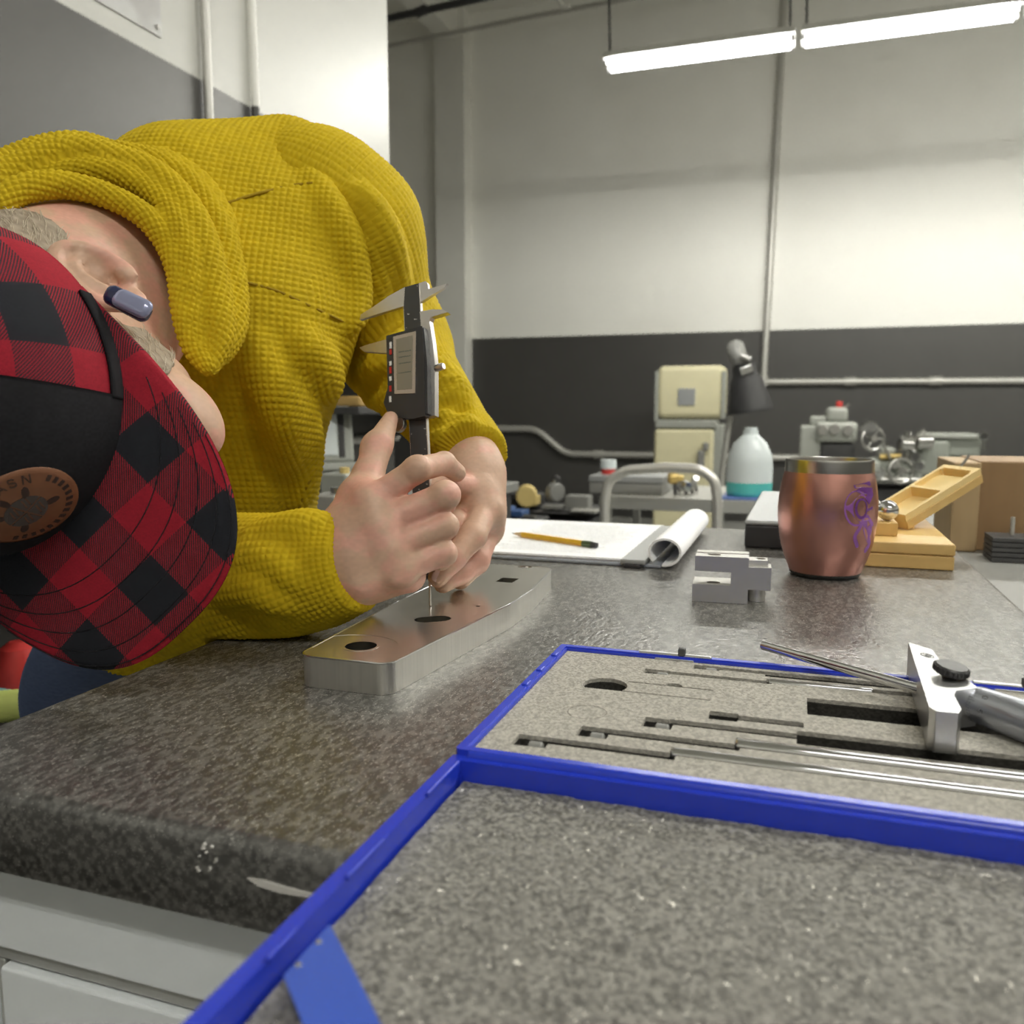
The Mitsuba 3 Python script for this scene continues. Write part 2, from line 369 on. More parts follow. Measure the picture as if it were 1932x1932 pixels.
            q = np.stack([idx[tuple((E-d0-d1).T)], idx[tuple((E-d1).T)], idx[tuple(E.T)], idx[tuple((E-d0).T)]], 1)
            q[~flip] = q[~flip][:, ::-1]; F.append(q)
        q = np.vstack(F); f = np.vstack([q[:, [0, 1, 2]], q[:, [0, 2, 3]]])
        m = trimesh.Trimesh(v, f, process=False)
        if smooth: m.vertices = taubin(v, f, smooth*2)
        if m.volume < 0: m.invert()
        return m
# ================================================================== the room
struct('floor', bx(-6, 6.5, -4, 8.6, -.1, 0), 'concrete')
struct('ceiling', bx(-6, 6.5, -4, 8.6, 5.0, 5.1), 'ceiling')
struct('wall_back', bx(-6, 6.5, 8.4, 8.55, 0, 5.0), 'wall')
struct('wall_right', bx(6.2, 6.35, -4, 8.4, 0, 5.0), 'wall')
struct('wall_front', bx(-6, 6.5, -4.15, -4, 0, 5.0), 'wall')
struct('wall_far_left', bx(-6.15, -6, -4, 8.4, 0, 5.0), 'wall')
struct('wall_left', rb(-1.46, -1.30, -4, 2.608, .0, 5.0, .006), 'wall_partition')
struct('trim_1', rb(-3.60, -3.274, 8.22, 8.42, 0, 5.0, .01), 'white_paint')            # pilaster
struct('trim_2', bx(-3.55, -3.35, -4, 8.3, 4.72, 5.0), 'white_paint')                    # roof beam
struct('trim_3', bx(1.2, 1.4, -4, 8.4, 4.75, 5.0), 'white_paint')
def pipe(name, pts, r, m, label, catg, couplings=(), group=None, seg=14, fil=None):
    t = thing(name, label, catg, group); path = fillet_path(pts, fil) if fil else np.asarray(pts, float)
    part(t, 'pipe', tube(path, r, seg), m)
    for c, dvec in couplings:
        c = V(*c); dvec = V(*dvec); part(t, 'coupling', cyl(c-dvec*.05, c+dvec*.05, r*1.35, seg), m)
    return t
pipe('conduit', [(-5.9, 8.35, .88), (-2.56, 8.35, .88), (-2.24, 8.35, .628), (.25, 8.35, .628)], .034, 'conduit', 'grey wall conduit with a slanted bend low on the dark wall', 'conduit', [((-1.9, 8.35, .628), (1, 0, 0))], fil=.1)
pipe('conduit', [(-.27, 8.36, 4.98), (-.335, 8.36, 1.33), (3.9, 8.36, 1.315)], .032, 'conduit', 'grey conduit dropping down the back wall and turning right above the machines', 'conduit', [((.42, 8.36, 1.328), (1, 0, 0)), ((1.12, 8.36, 1.326), (1, 0, 0)), ((-.335, 8.36, 1.345), (0, 0, 1))], fil=.03)
pipe('ceiling_pipe', [ony(560, 72, 7.0), ony(735, 34, 7.0), ony(905, -3, 7.0), ony(1300, -90, 7.0)], .03, 'charcoal', 'black pipe running below the ceiling above the partition corner', 'pipe', [(ony(795, 21, 7.0), (.97, 0, .22))])
pipe('ceiling_pipe', [ony(560, 122, 7.9), ony(735, 86, 7.9), ony(1000, 32, 7.9), ony(1400, -42, 7.9)], .022, 'conduit', 'thin grey pipe high on the back wall below the ceiling', 'pipe')
pipe('ceiling_pipe', [ony(1030, -40, 6.2), ony(1062, 14, 6.2), ony(1075, 12, 6.2)], .018, 'white_paint', 'short white pipe stub hanging from the ceiling', 'pipe')
# conduits on the partition
pipe('wall_conduit', [(-1.285, 1.677, 0.0), (-1.285, 1.677, 4.98)], .0105, 'conduit', 'bright metal conduit running up the partition wall behind the person', 'conduit')
pipe('wall_conduit', [(-1.287, 1.857, 0.0), (-1.287, 1.857, 4.98)], .010, 'wall', 'painted conduit, white above and dark below, nearest the partition corner', 'conduit')
pipe('wall_conduit', [(-1.285, 1.2, .985), (-1.285, 2.59, .985)], .014, 'conduit', 'horizontal grey conduit on the dark partition seen between torso and arm', 'conduit')
t = thing('poster', 'pale grey printed poster pinned high on the white partition wall', 'poster')
part(t, 'sheet', bx(-1.299, -1.2965, .86, 1.549, 1.85, 2.75), 'poster_paper')
for y, z in ((1.535, 1.866), (1.535, 2.3), (.88, 1.866)): part(t, 'pin', cyl((-1.297, y, z), (-1.290, y, z), .005, 10), 'steel')
# strip lights
def strip_light(x, y, z, L, label, group=None, wires=True):
    t = thing('strip_light', label, 'ceiling lamp', group); h = L/2-.012
    prof = Polygon([(-.12, .03), (-.05, .085), (.05, .085), (.12, .03), (.117, .026), (.046, .076), (-.046, .076), (-.117, .026)])
    m = extr(prof, 2*h); M = np.eye(4); M[:3, :3] = np.array([[0, 0, 1], [1, 0, 0], [0, 1, 0]], float); M[:3, 3] = (x-h, y, z); m.apply_transform(M)
    part(t, 'reflector', m, 'white_paint')
    for dy in (-.068, .068):
        k = part(t, 'tube', cyl((x-h+.02, y+dy, z+.018), (x+h-.02, y+dy, z+.018), .019, 16), 'tube', smooth=40)
        scene[k]['emitter'] = {'type': 'area', 'radiance': rgb(LAMP, LAMP*.985, LAMP*.90)}
        for s in (-1, 1): part(t, 'end_cap', cyl((x+s*(h-.024), y+dy, z+.018), (x+s*h, y+dy, z+.018), .021, 14), 'white_paint')
    if wires:
        for s in (-1, 1): part(t, 'hanging_wire', tube([(x+s*.5*L*.93, y, z+.07), (x+s*.5*L*.93-.02, y, z+.7), (x+s*.5*L*.93-.03, y, 5.0)], .008, 6), 'dark_grey')
    return t
for (y, z, xs) in LAMP_ROWS:
    for i, x in enumerate(xs):
        strip_light(x, y, z, 1.15, 'lit twin-tube strip light hanging in the row above the workshop', 'strip lights outside the frame')
strip_light(-.675, 5.5, 3.195, 1.15, 'lit twin-tube strip light hanging at upper right, left one of the pair in view')
strip_light(.485, 5.5, 3.195, 1.15, 'lit twin-tube strip light hanging at upper right, right one of the pair in view')
# ================================================================== workbench
m = m3.Manifold.sphere(.009, 20)
pts = [m.translate([x, y, .891]) for x in (-.430+.009, .199-.009) for y in (.279+.009, 1.30)]
pts += [m3.Manifold.cube([.003, .003, .002]).translate([x, y, .862]) for x in (-.430, .196) for y in (.279, 1.306)]
k = single('worktop', tm(m3.Manifold.batch_hull(pts)), 'laminate', 'dark mottled grey laminate worktop with a chipped front edge', 'worktop')
def chip(poly, y): # flake missing from the laminate: the light core shows, standing in the front face
    m = extr(Polygon(poly), .0012); M = np.eye(4); M[:3, :3] = np.array([[1, 0, 0], [0, 0, -1], [0, 1, 0]], float); M[:3, 3] = (0, y, 0); m.apply_transform(M); return m
A = [ony(x, yy, .279) for x, yy in [(468, 1655), (500, 1660), (540, 1672), (594, 1686), (588, 1692), (530, 1683), (490, 1670)]]
labels_k = part('worktop', 'chipped_edge', chip([(a[0], a[2]) for a in A], .2792), 'chip', 'pale chip where the laminate has flaked off', smooth=False)
for j in range(12):
    x, yy = 372+rng.uniform(0, 40), 1592+rng.uniform(0, 50); a = ony(x, yy, .279); s = rng.uniform(.0004, .0011)
    ang = np.sort(rng.uniform(0, 2*math.pi, 6)); part('worktop', 'chipped_edge', chip([(a[0]+s*math.cos(q), a[2]+s*.8*math.sin(q)) for q in ang], .2792), 'chip', smooth=False)
t = thing('bench_cabinet', 'white painted bench cabinet under the dark worktop', 'cabinet')
part(t, 'body', bx(-.415, .185, .315, 1.29, 0.0, .862), 'cabinet_white')
part(t, 'rail', rb(-.42, .19, .297, .316, .806, .8605, .002), 'cabinet_white')
part(t, 'trim_strip', rb(-.42, .19, .300, .316, .798, .8055, .001), 'aluminium_trim')
part(t, 'trim_strip', rb(-.3815, -.3765, .300, .316, .05, .7975, .001), 'aluminium_trim')
part(t, 'drawer_front', rb(-.3755, -.10, .296, .316, .56, .7965, .002), 'cabinet_white')
part(t, 'drawer_front', rb(-.097, .19, .296, .316, .56, .7965, .002), 'cabinet_white')
part(t, 'drawer_front', rb(-.3755, -.10, .296, .316, .06, .556, .002), 'cabinet_white')
part(t, 'drawer_front', rb(-.097, .19, .296, .316, .06, .556, .002), 'cabinet_white')
part(t, 'stile', rb(-.42, -.3825, .297, .316, .05, .7975, .002), 'cabinet_white')
# ================================================================== gauge case
CX0, CX1, CY0, CY1, CZ = -.140, .180, .345, .522, .925
def frame(x0, x1, y0, y1, z0, z1, w):
    return extr(sbox(x0, y0, x1, y1).buffer(.002, quad_segs=4).difference(sbox(x0+w, y0+w, x1-w, y1-w)), z1-z0).apply_translation((0, 0, z0))
t = thing('gauge_case', 'open blue plastic gauge case with grey foam, lid hanging past the bench edge', 'tool case')
part(t, 'tray', cat([frame(CX0, CX1, CY0, CY1, ZB, CZ-.001, .0028), bx(CX0, CX1, CY0, CY1, ZB, ZB+.002)]), 'blue_plastic')
part(t, 'tray_rim', cat([frame(CX0-.0008, CX1+.0008, CY0-.0008, CY1+.0008, CZ-.005, CZ, .0022)]), 'blue_plastic')
for (x, y) in ((CX0, .50), (CX0, .468), (CX0, .44)): part(t, 'rim_clip', rb(x-.0018, x+.0018, y-.004, y+.004, CZ-.006, CZ+.0010, .0008), 'blue_plastic')
part(t, 'hinge', cat([cyl((CX0+.004, CY0-.002, CZ-.003), (CX1-.004, CY0-.002, CZ-.003), .0030, 12), cyl((CX0+.03, CY0-.0005, CZ-.0035), (CX1-.01, CY0-.0005, CZ-.0035), .0034, 12)]), 'blue_plastic')
LY1, LY0 = CY0-.005, .150
lid = thing_lid = part(t, 'lid', cat([frame(CX0-.001, CX1+.001, LY0, LY1, ZB+.0003, CZ-.003, .0030), bx(CX0, CX1, LY0, LY1, ZB+.0003, ZB+.002)]), 'blue_plastic')
part(lid, 'lid_rim', frame(CX0-.0016, CX1+.0016, LY0-.0006, LY1+.0004, CZ-.0058, CZ-.0028, .0026), 'blue_plastic')
for y0, y1 in ((.30, .334), (.235, .262), (.19, .205)): part(lid, 'rim_rib', rb(CX0+.0012, CX0+.0030, y0, y1, CZ-.004, CZ-.0015, .0008), 'blue_plastic')
# lid foam: a slightly lumpy open-cell slab
gx, gy = np.meshgrid(np.linspace(CX0+.0035, CX1-.0035, 220), np.linspace(LY0+.003, LY1-.0035, 130), indexing='ij')
gz = ZB+.0125+.0006*(meshkit.fbm(np.stack([gx*160, gy*160, gx*0], -1), 3)-.5)*2+.0012*(meshkit.fbm(np.stack([gx*25, gy*25, gx*0+4], -1), 2)-.5)
gv = np.stack([gx, gy, gz], -1).reshape(-1, 3); ni, nj = gx.shape
ii = (np.arange(ni-1)[:, None]*nj+np.arange(nj-1)).ravel(); gf = np.vstack([np.stack([ii, ii+nj, ii+nj+1], 1), np.stack([ii, ii+nj+1, ii+1], 1)])
part(lid, 'foam_pad', cat([trimesh.Trimesh(gv, gf, process=False), bx(CX0+.0035, CX1-.0035, LY0+.003, LY1-.0035, ZB+.002, ZB+.0105)]), 'foam_dark', 'dark grey open-cell foam pad')
# tray foam with cut-outs
FZ0, FZ = ZB+.008, ZB+.0225
slots = []
def slot(head, neck, wide=None):
    g = [sbox(*head)]
    x0, x1, yc, w = neck; g.append(sbox(x0-.001, yc-w/2, x1+.001, yc+w/2))
    if wide: x0, x1, yc, w = wide; g.append(sbox(x0, yc-w/2, x1, yc+w/2))
    slots.append(unary_union(g).buffer(.0006, quad_segs=3))
slot((-.122, .3615, -.1065, .3735), (-.107, -.049, .3705, .0065), (-.050, CX1-.02, .3765, .0085))
slot((-.096, .3815, -.082, .3935), (-.083, -.022, .3905, .0062), (-.0225, CX1-.02, .3965, .0110))
slot((-.068, .4035, -.0545, .4155), (-.055, .006, .4135, .0062), (.005, CX1-.02, .4125, .0165))
slot((-.038, .4245, -.0245, .4350), (-.025, .006, .4300, .0060), None)
slots.append(sbox(.010, .447, .125, .4725).buffer(.0006)); slots.append(sbox(.125, .440, CX1-.02, .485).buffer(.0006))
slot((-.082, .4895, -.0685, .4965), (-.070, -.011, .4935, .0042), (-.012, .095, .4965, .0055))
slot((-.055, .5075, -.0405, .5145), (-.042, -.012, .5115, .0045), (-.013, .060, .5095, .0085))
key = Point(-.099, .459).buffer(.0125).intersection(sbox(-.115, .4515, -.08, .48))
slots.append(unary_union([key, sbox(-.088, .4685, -.040, .4700), sbox(-.100, .4515, -.040, .4528), Point(-.062, .4695).buffer(.005).intersection(sbox(-.07, .4695, -.05, .48))]))
foam = sbox(CX0+.003, CY0+.003, CX1-.003, CY1-.003).difference(unary_union(slots)).difference(Point(-.0985, .4135).buffer(.0102).difference(Point(-.0985, .4135).buffer(.0099)))
part(t, 'foam_insert', extr(foam.simplify(.00005), .0022).apply_translation((0, 0, FZ-.0022)), 'foam', 'light grey foam face with tool cut-outs', smooth=False)
part(t, 'foam_body', extr(foam.simplify(.00005), FZ-.0023-FZ0).apply_translation((0, 0, FZ0)), 'foam_black', 'dark foam walls of the cut-outs', smooth=False)
part(t, 'foam_base', bx(CX0+.003, CX1-.003, CY0+.003, CY1-.003, ZB+.002, FZ0), 'charcoal', 'dark foam at the bottom of the cut-outs')
part(t, 'foam_plug', tm(m3.Manifold.cylinder(.015, .0098, .0098, 40)).apply_translation((-.0985, .4135, FZ0-.0012)), 'foam', 'round foam plug')
for x0 in (-.091, .098):
    lt = part(t, 'latch', cat([rb(x0, x0+.045, CY1-.001, CY1+.0022, CZ-.004, CZ+.0012, .0008), rb(x0+.010, x0+.035, CY1-.003, CY1, CZ-.006, CZ-.001, .001)]), 'satin', 'metal latch')
    part(lt, 'catch', rb(x0+.0245, x0+.0290, CY1-.002, CY1+.003, CZ, CZ+.0052, .001), 'dark_grey')
# strap lying over the lid foam
a = [onz(x, y, ZB+.020) for x, y in [(535, 1846), (622, 1748), (712, 1932), (580, 1975)]]
a[2] = onz(790, 2090, ZB+.0165); a[3] = onz(640, 2130, ZB+.0165)
u = (a[2]-a[1]); sv = []
for i in range(11):
    s = i/10; zz = .0012*math.sin(s*math.pi)
    l, r_ = a[0]+(a[3]-a[0])*s, a[1]+(a[2]-a[1])*s
    sv += [l+V(0, 0, zz), r_+V(0, 0, zz), r_+V(0, 0, zz+.0009), l+V(0, 0, zz+.0009)]
sf = []
for i in range(10):
    for k_ in range(4):
        p0, p1 = i*4+k_, i*4+(k_+1) % 4; sf += [[p0, p1, p1+4], [p0, p1+4, p0+4]]
sf += [[0, 2, 1], [0, 3, 2], [40, 41, 42], [40, 42, 43]]
strap = part(t, 'lid_strap', trimesh.Trimesh(np.array(sv), np.array(sf), process=False), 'blue_strap', 'blue flat plastic strap')
for s in (.26, .70):
    c = a[0]+(a[1]-a[0])*s+u/np.linalg.norm(u)*.002
    part(strap, 'rivet', tm(m3.Manifold.sphere(.0011, 16).scale([1, 1, .6])).apply_translation(c+V(0, 0, .001)), 'polished')
# measuring rods lying in the cut-outs
def rod(name, x_head, y_head, xs, ys, x1, r, label, y1=None):
    g = thing('measuring_rod', label, 'measuring rod', None); z = ZB+.0135
    y1 = ys if y1 is None else y1
    if xs is not None:
        z = FZ-r*.35
        prof = [(0, 0), (r*.86, 0), (r, .0006), (r, x1-xs-.0006), (r*.86, x1-xs), (0, x1-xs)]
        m = lathe(prof, 32); part(g, 'shaft', place(m, V(xs, ys, z), *basis(V(x1-xs, y1-ys, 0))), 'polished')
    zc = FZ-.0038
    part(g, 'collar', place(lathe([(0, 0), (.0030, 0), (.0036, .0006), (.0036, .0060), (.0030, .0066), (0, .0066)], 24), V(x_head, y_head, zc), V(0, 1, 0), V(0, 0, 1), V(1, 0, 0)), 'mid_grey', 'grey collar')
    part(g, 'nut', place(lathe([(0, 0), (.0014, 0), (.0014, .003), (0, .003)], 16), V(x_head-.0045, y_head, zc-.001), V(0, 1, 0), V(0, 0, 1), V(1, 0, 0)), 'polished', 'small bright nut')
    part(g, 'stem', cyl((x_head+.006, y_head, ZB+.0112), ((xs or x_head+.09), ys if xs else y_head, ZB+.0112), .0013, 12), 'dark_grey', 'thin dark stem')
rod('r', -.1155, .3675, -.0495, .3765, .162, .0029, 'bright steel measuring rod in the foam nearest the hinge')
rod('r', -.0905, .3875, -.0225, .3960, .162, .0031, 'bright steel measuring rod in the foam, second from the hinge')
rod('r', -.0625, .4095, None, .4135, .10, .003, 'measuring rod deep in the foam, grey collar with a round hole, third from the hinge')
rod('r', -.0750, .4930, -.0110, .4965, .044, .0021, 'thin bright measuring rod in the foam near the back latch')
rod('r', -.0485, .5110, None, .5115, .05, .002, 'small measuring rod collar in the rearmost foam slot')
# ================================================================== depth micrometer
g = thing('depth_micrometer', 'steel depth micrometer with wide base and blue-grey thimble lying across the foam', 'micrometer')
zt, zb_ = ZB+.042, ZB+.0226
ax = V(.085, -.064, 0); ax /= np.linalg.norm(ax)
base2 = Polygon([(.0660, .534), (.0760, .523), (.0775, .490), (.0855, .4665), (.0875, .4560), (.0770, .4485), (.0745, .4400), (.0745, .4200), (.0725, .4140), (.0640, .4140), (.0620, .4180)]).buffer(.0012, quad_segs=5).buffer(-.0006)
part(g, 'base', extr(base2, zt-zb_).apply_translation((0, 0, zb_)), 'satin', 'satin steel base', smooth=30)
R0, R1 = V(-.0165, .538, ZB+.032), V(.070, .4735, ZB+.032)
part(g, 'spindle', place(lathe([(0, 0), (.0026, 0), (.0029, .0004), (.0029, np.linalg.norm(R1-R0)), (0, np.linalg.norm(R1-R0))], 32), R0, *basis(R1-R0)), 'polished', 'polished spindle')
S0 = V(.0805, .4655, ZB+.0337)
ax2 = V(.0215, -.0205, -.0012); ax2 /= np.linalg.norm(ax2); bb = basis(ax2)
part(g, 'sleeve', place(lathe([(0, 0), (.0076, 0), (.0078, .0004), (.0078, .010), (0, .010)], 48), S0-ax2*.001, *bb), 'satin')
th = part(g, 'thimble', place(lathe([(0, .0085), (.0079, .0085), (.0088, .011), (.0096, .030), (.0098, .034), (.0098, .056), (.009, .058), (.006, .058), (.006, .070), (0, .070)], 64), S0, *bb), 'satin_blue', 'blue-grey satin thimble')
part(th, 'band_line', place(lathe([(.00785, .0082), (.00800, .0082), (.00800, .0086), (.00785, .0086)], 48), S0, *bb), 'black_plastic')
tk = []; vdir = EYE-S0; cam_a = math.degrees(math.atan2(vdir@bb[1], vdir@bb[0]))
for i in range(22):
    a_ = math.radians(cam_a-95+i*9); L = .0034 if i % 5 == 0 else .0022
    for s0, s1 in ((.0112, .0112+L),):
        r_ = .00885+.0008*(s0-.011)/.019
        c, s = math.cos(a_), math.sin(a_); o = S0+bb[0]*c*r_+bb[1]*s*r_
        tk.append(cyl(o+ax2*s0, o+ax2*s1+(bb[0]*c+bb[1]*s)*.0001, .00011, 5))
part(th, 'scale_marks', cat(tk), 'dark_grey', kind='stuff')
for i, (txt, deg) in enumerate((('0', cam_a-28), ('5', cam_a+17))):
    m = meshkit.text_mesh(txt, .0026, .00025); m.apply_translation((-.001, -.0013, 0))
    a_ = math.radians(deg); nrm = bb[0]*math.cos(a_)+bb[1]*math.sin(a_); tang = np.cross(ax2, nrm)
    part(th, 'numeral', place(m, S0+ax2*.0185+nrm*.0090, tang, -ax2 if False else ax2*-1*-1, np.cross(tang, ax2)) if np.cross(tang, ax2)@nrm > 0 else place(m, S0+ax2*.0185+nrm*.0090, -tang, ax2, nrm), 'dark_grey', smooth=False)
kc = V(.0775, .4720, zt-.0018)
kn = part(g, 'lock_knob', cat([place(lathe([(0, 0), (.0036, 0), (.0036, .004), (0, .004)], 24), kc, *basis(V(.15, -.1, 1))), place(lathe([(0, .0035), (.0074, .0035), (.0082, .0042), (.0082, .0072), (.0074, .0080), (0, .0080)], 36), kc, *basis(V(.15, -.1, 1)))]), 'black_plastic', 'black knurled lock knob')
kb = basis(V(.15, -.1, 1))
for i in range(24):
    a_ = i*math.pi/12; o = kc+kb[2]*.0057+(kb[0]*math.cos(a_)+kb[1]*math.sin(a_))*.0082
    part(kn, 'knurl', cyl(o-kb[2]*.0014, o+kb[2]*.0014, .00055, 6), 'black_rubber')
ring = Point(0, 0).buffer(1, quad_segs=12); ring = affinity.scale(ring, .0048, .0026).difference(affinity.scale(ring, .0044, .0022))
em = unary_union([ring]+[LineString(q).buffer(.00020) for q in ([(-.0016, -.0014), (-.0016, .0014)], [(-.0016, .0014), (.0002, -.0014)], [(.0002, -.0014), (.0002, .0014)], [(.0014, .0014), (.0014, -.0014), (.0028, 0), (.0014, .0014)])])
part(g, 'maker_mark', xf(extr(em, .0002), rot=math.radians(-62), at=(.0722, .5085, zt+.00001)), 'dark_grey', 'engraved oval mark', smooth=False)
# ================================================================== steel plate being measured
c = Polygon([(-.301, .460), (-.236, .460), (-.218, .640), (-.218, .700), (-.228, .803), (-.298, .803), (-.308, .70), (-.308, .62)]).buffer(-.010).buffer(.010, quad_segs=8)
PH = .0208
body = m3.Manifold.extrude(CS(c), PH)
hole = onz(681, 1219, ZB+PH); body -= m3.Manifold.cylinder(.1, .0105, .0105, 48).translate([hole[0], hole[1], -.05])
boss = Point(hole[0]-.006, hole[1]+.002).buffer(.024)
body -= m3.Manifold.extrude(CS(affinity.scale(boss, 1.25, 1)), .01).translate([0, 0, PH-.0003]) - m3.Manifold.cylinder(.05, .0125, .0125, 40).translate([hole[0], hole[1], 0])
s0, s1 = onz(785, 1168, ZB+PH), onz(848, 1169, ZB+PH)
body -= m3.Manifold.extrude(CS(LineString([s0[:2]+V(.008, 0)[:2], s1[:2]-V(.008, 0)[:2]]).buffer(.0085)), .05).translate([0, 0, .006])
s2 = onz(957, 1095, ZB+PH); body -= m3.Manifold.cube([.016, .020, .05], True).translate([s2[0], s2[1], .035])
s3 = onz(990, 1070, ZB+PH); body -= m3.Manifold.cylinder(.05, .007, .007, 32).translate([s3[0], s3[1], .008])
s4 = onz(902, 1144, ZB+PH); body -= m3.Manifold.cylinder(.05, .0017, .0017, 20).translate([s4[0], s4[1], .01])
mesh = tm(body); mesh.apply_translation((0, 0, ZB+.0002)); g = thing('steel_plate', 'long machined steel plate with a through hole and slots being measured', 'metal plate')
topf = (mesh.face_normals[:, 2] > .9)
fcn = mesh.triangles_center; inner = np.array([c.exterior.distance(Point(q_[:2])) > .0035 for q_ in fcn]); deep = inner & (fcn[:, 2] < ZB+PH-.0006)
for nm, msk, mt in (('top_face', topf & ~deep, 'milled_top'), ('sides', ~topf & ~deep, 'milled_side'), ('bores', deep & (fcn[:, 2] > ZB+.001), 'bore')):
    sub = trimesh.Trimesh(mesh.vertices, mesh.faces[msk], process=False); sub.remove_unreferenced_vertices(); part(g, nm, sub, mt, smooth=30)
# bright chamfer round the top edge
cc = np.array(c.exterior.coords)[:-1]; part(g, 'chamfer', tube(np.c_[cc, np.full(len(cc), ZB+PH-.0002)], .0007, 8, closed=True), 'polished')
# ================================================================== machined aluminium bracket
o = V(-.089, .789, ZB+.0003); W, D_, H_ = .0500, .036, .0430
prof = Polygon([(0, 0), (W, 0), (W, H_), (.002, H_), (.002, .0290), (.0345, .0290), (.0345, .0165), (0, .0165)])
cs = CS(prof)
b = m3.Manifold.extrude(cs, D_).rotate([90, 0, 0]).translate([0, D_, 0])
rnd = rrect(-.002, W, -.02, D_+.02, .007).intersection(sbox(-.01, 0, W, D_))
b = b ^ m3.Manifold.extrude(CS(rnd), .1)
b -= m3.Manifold.cylinder(.1, .0062, .0062, 32).scale([1, .8, 1]).translate([.0185, .012, -.01]); b -= m3.Manifold.cube([.06, .004, .012]).translate([-.005, .019, .034])
b += m3.Manifold.cube([.021, .024, .021]).translate([W-.001, .006, .0125]) + m3.Manifold.cube([.018, .02, .0255]).translate([W-.001, .018, .0125]) + m3.Manifold.cylinder(.0135, .008, .008, 28).translate([W+.008, .02, 0])
b -= m3.Manifold.cylinder(.1, .004, .004, 28).translate([W+.011, .03, 0.02])
m = tm(b); m = xf(m, rot=math.radians(3), at=o)
single('aluminium_bracket', m, 'cast_alum', 'small machined aluminium bracket with open jaws standing before the tumbler', 'bracket', smooth=25)
# ================================================================== clipboard, papers, pencil
g = thing('clipboard', 'grey clipboard with white papers lying on the bench behind the hands', 'clipboard')
q = [onz(*p, ZB) for p in [(915, 1055), (1275, 1066), (1340, 995), (955, 985)]]
x1 = -.142; y0, y1 = .944, 1.255
part(g, 'board', rb(-.52, x1, y0, y1, ZB+.0003, ZB+.0035, .0012), 'grey_board')
pv = []
for i in range(7):
    zz = ZB+.0036+i*.0006; j = rng.uniform(-.002, .002, 2)
    part(g, 'paper_sheet', bx(-.51+j[0], -.185, y0+.006+j[1], y1-.004+j[1], zz, zz+.0005), 'paper', smooth=False)
lines = [bx(-.36+rng.uniform(0, .02), -.225+rng.uniform(-.02, .02), yy, yy+.0022, ZB+.0077, ZB+.0078) for yy in np.arange(.975, 1.22, .0115)]
part(g, 'printed_lines', cat(lines), 'print_grey', kind='stuff', smooth=False)
part(g, 'clip_bar', rb(-.187, -.158, y0-.006, y1-.02, ZB+.0036, ZB+.0095, .002), 'clip_grey', 'flat grey metal clip bar')
part(g, 'clip_foot', rb(-.182, -.163, y0-.010, y0+.01, ZB+.0004, ZB+.004, .0008), 'black_plastic')
ang = np.linspace(-.55*math.pi, 1.25*math.pi, 26); cxr, czr = x1+.004, ZB+.0185
pr = [(cxr+.0175*math.cos(a_), czr+.0150*math.sin(a_)) for a_ in ang]; pr = [(x1-.02, ZB+.0045)]+pr[::1] if False else pr
roll = LineString(pr).buffer(.0012, quad_segs=2, cap_style=2)
m = extr(roll, y1-y0-.012); M = np.eye(4); M[:3, :3] = np.array([[1, 0, 0], [0, 0, 1], [0, 1, 0]], float); M[:3, 3] = (0, y0, 0); m.apply_transform(M); m.invert()
part(g, 'rolled_pages', m, 'paper', 'pages folded over into a roll')
g = thing('pencil', 'yellow wooden pencil lying on the white papers', 'pencil')
p0, p1 = onz(966, 1006, ZB+.0118), onz(1126, 1029, ZB+.0118); d_ = (p1-p0); L = np.linalg.norm(d_); d_ /= L; z0 = ZB+.0080
bs = basis(d_); hexa = lambda a0, a1, r0, r1, s=6: place(tm(m3.Manifold.cylinder(a1-a0, r0, r1, s)), p0+d_*a0, *bs)
part(g, 'shaft', hexa(.02, L-.022, .0038, .0038), 'pencil_yellow', smooth=20)
part(g, 'tip', hexa(.004, .02, .0009, .0038, 12), 'pencil_wood'); part(g, 'lead', hexa(0, .004, .0002, .0009, 10), 'charcoal')
part(g, 'ferrule', hexa(L-.022, L-.008, .0040, .0040, 20), 'ferrule', 'dark green ferrule'); part(g, 'eraser', hexa(L-.008, L, .0036, .0034, 16), 'charcoal')
# ================================================================== tumbler
g = thing('tumbler', 'rose gold steel tumbler with a purple print on the bench', 'tumbler')
TC = V(.0315, .966, ZB); TR = [(0, 0), (.032, 0), (.0355, .0025), (.0385, .010), (.0445, .026), (.0490, .048), (.0505, .066), (.0500, .084), (.0475, .102), (.0450, .1125)]
tp = smooth_path(np.array([(r_, z_, 0) for r_, z_ in TR[2:]]), 6)[:, :2]
part(g, 'body', lathe(np.vstack([[(0, .004), (.0352, .0035)], tp, [(.0440, .1125), (0, .1125)]]), 96).apply_translation(TC), 'rose_gold', smooth=50)
part(g, 'base_ring', lathe([(0, 0), (.033, 0), (.0362, .003), (.0368, .0052), (.034, .005), (0, .005)], 72).apply_translation(TC), 'black_rubber', 'black base')
part(g, 'steel_rim', lathe([(.0452, .1124), (.0447, .1240), (.0442, .1258), (.0430, .1258), (.0422, .1240), (.0420, .1126), (.0400, .04), (0, .04), (0, .0395), (.0402, .0395), (.0428, .112)], 96).apply_translation(TC), 'steel', 'bare steel rim')
def wrap(poly, m, nm, phi0, z0, off, sc):
    ms = extr(poly.segmentize(.05), .02); v = ms.vertices.copy()
    rr = np.interp(z0+v[:, 1]*sc, tp[:, 1], tp[:, 0])+off+v[:, 2]*.01
    ph = phi0+v[:, 0]*sc/rr; ms.vertices = np.c_[TC[0]+rr*np.cos(ph), TC[1]+rr*np.sin(ph), TC[2]+z0+v[:, 1]*sc]
    return part(g, nm, ms, m, smooth=False)
E_ = lambda x, y, a_, b_, r_=0: affinity.rotate(affinity.scale(Point(x, y).buffer(1, quad_segs=10), a_, b_), r_)
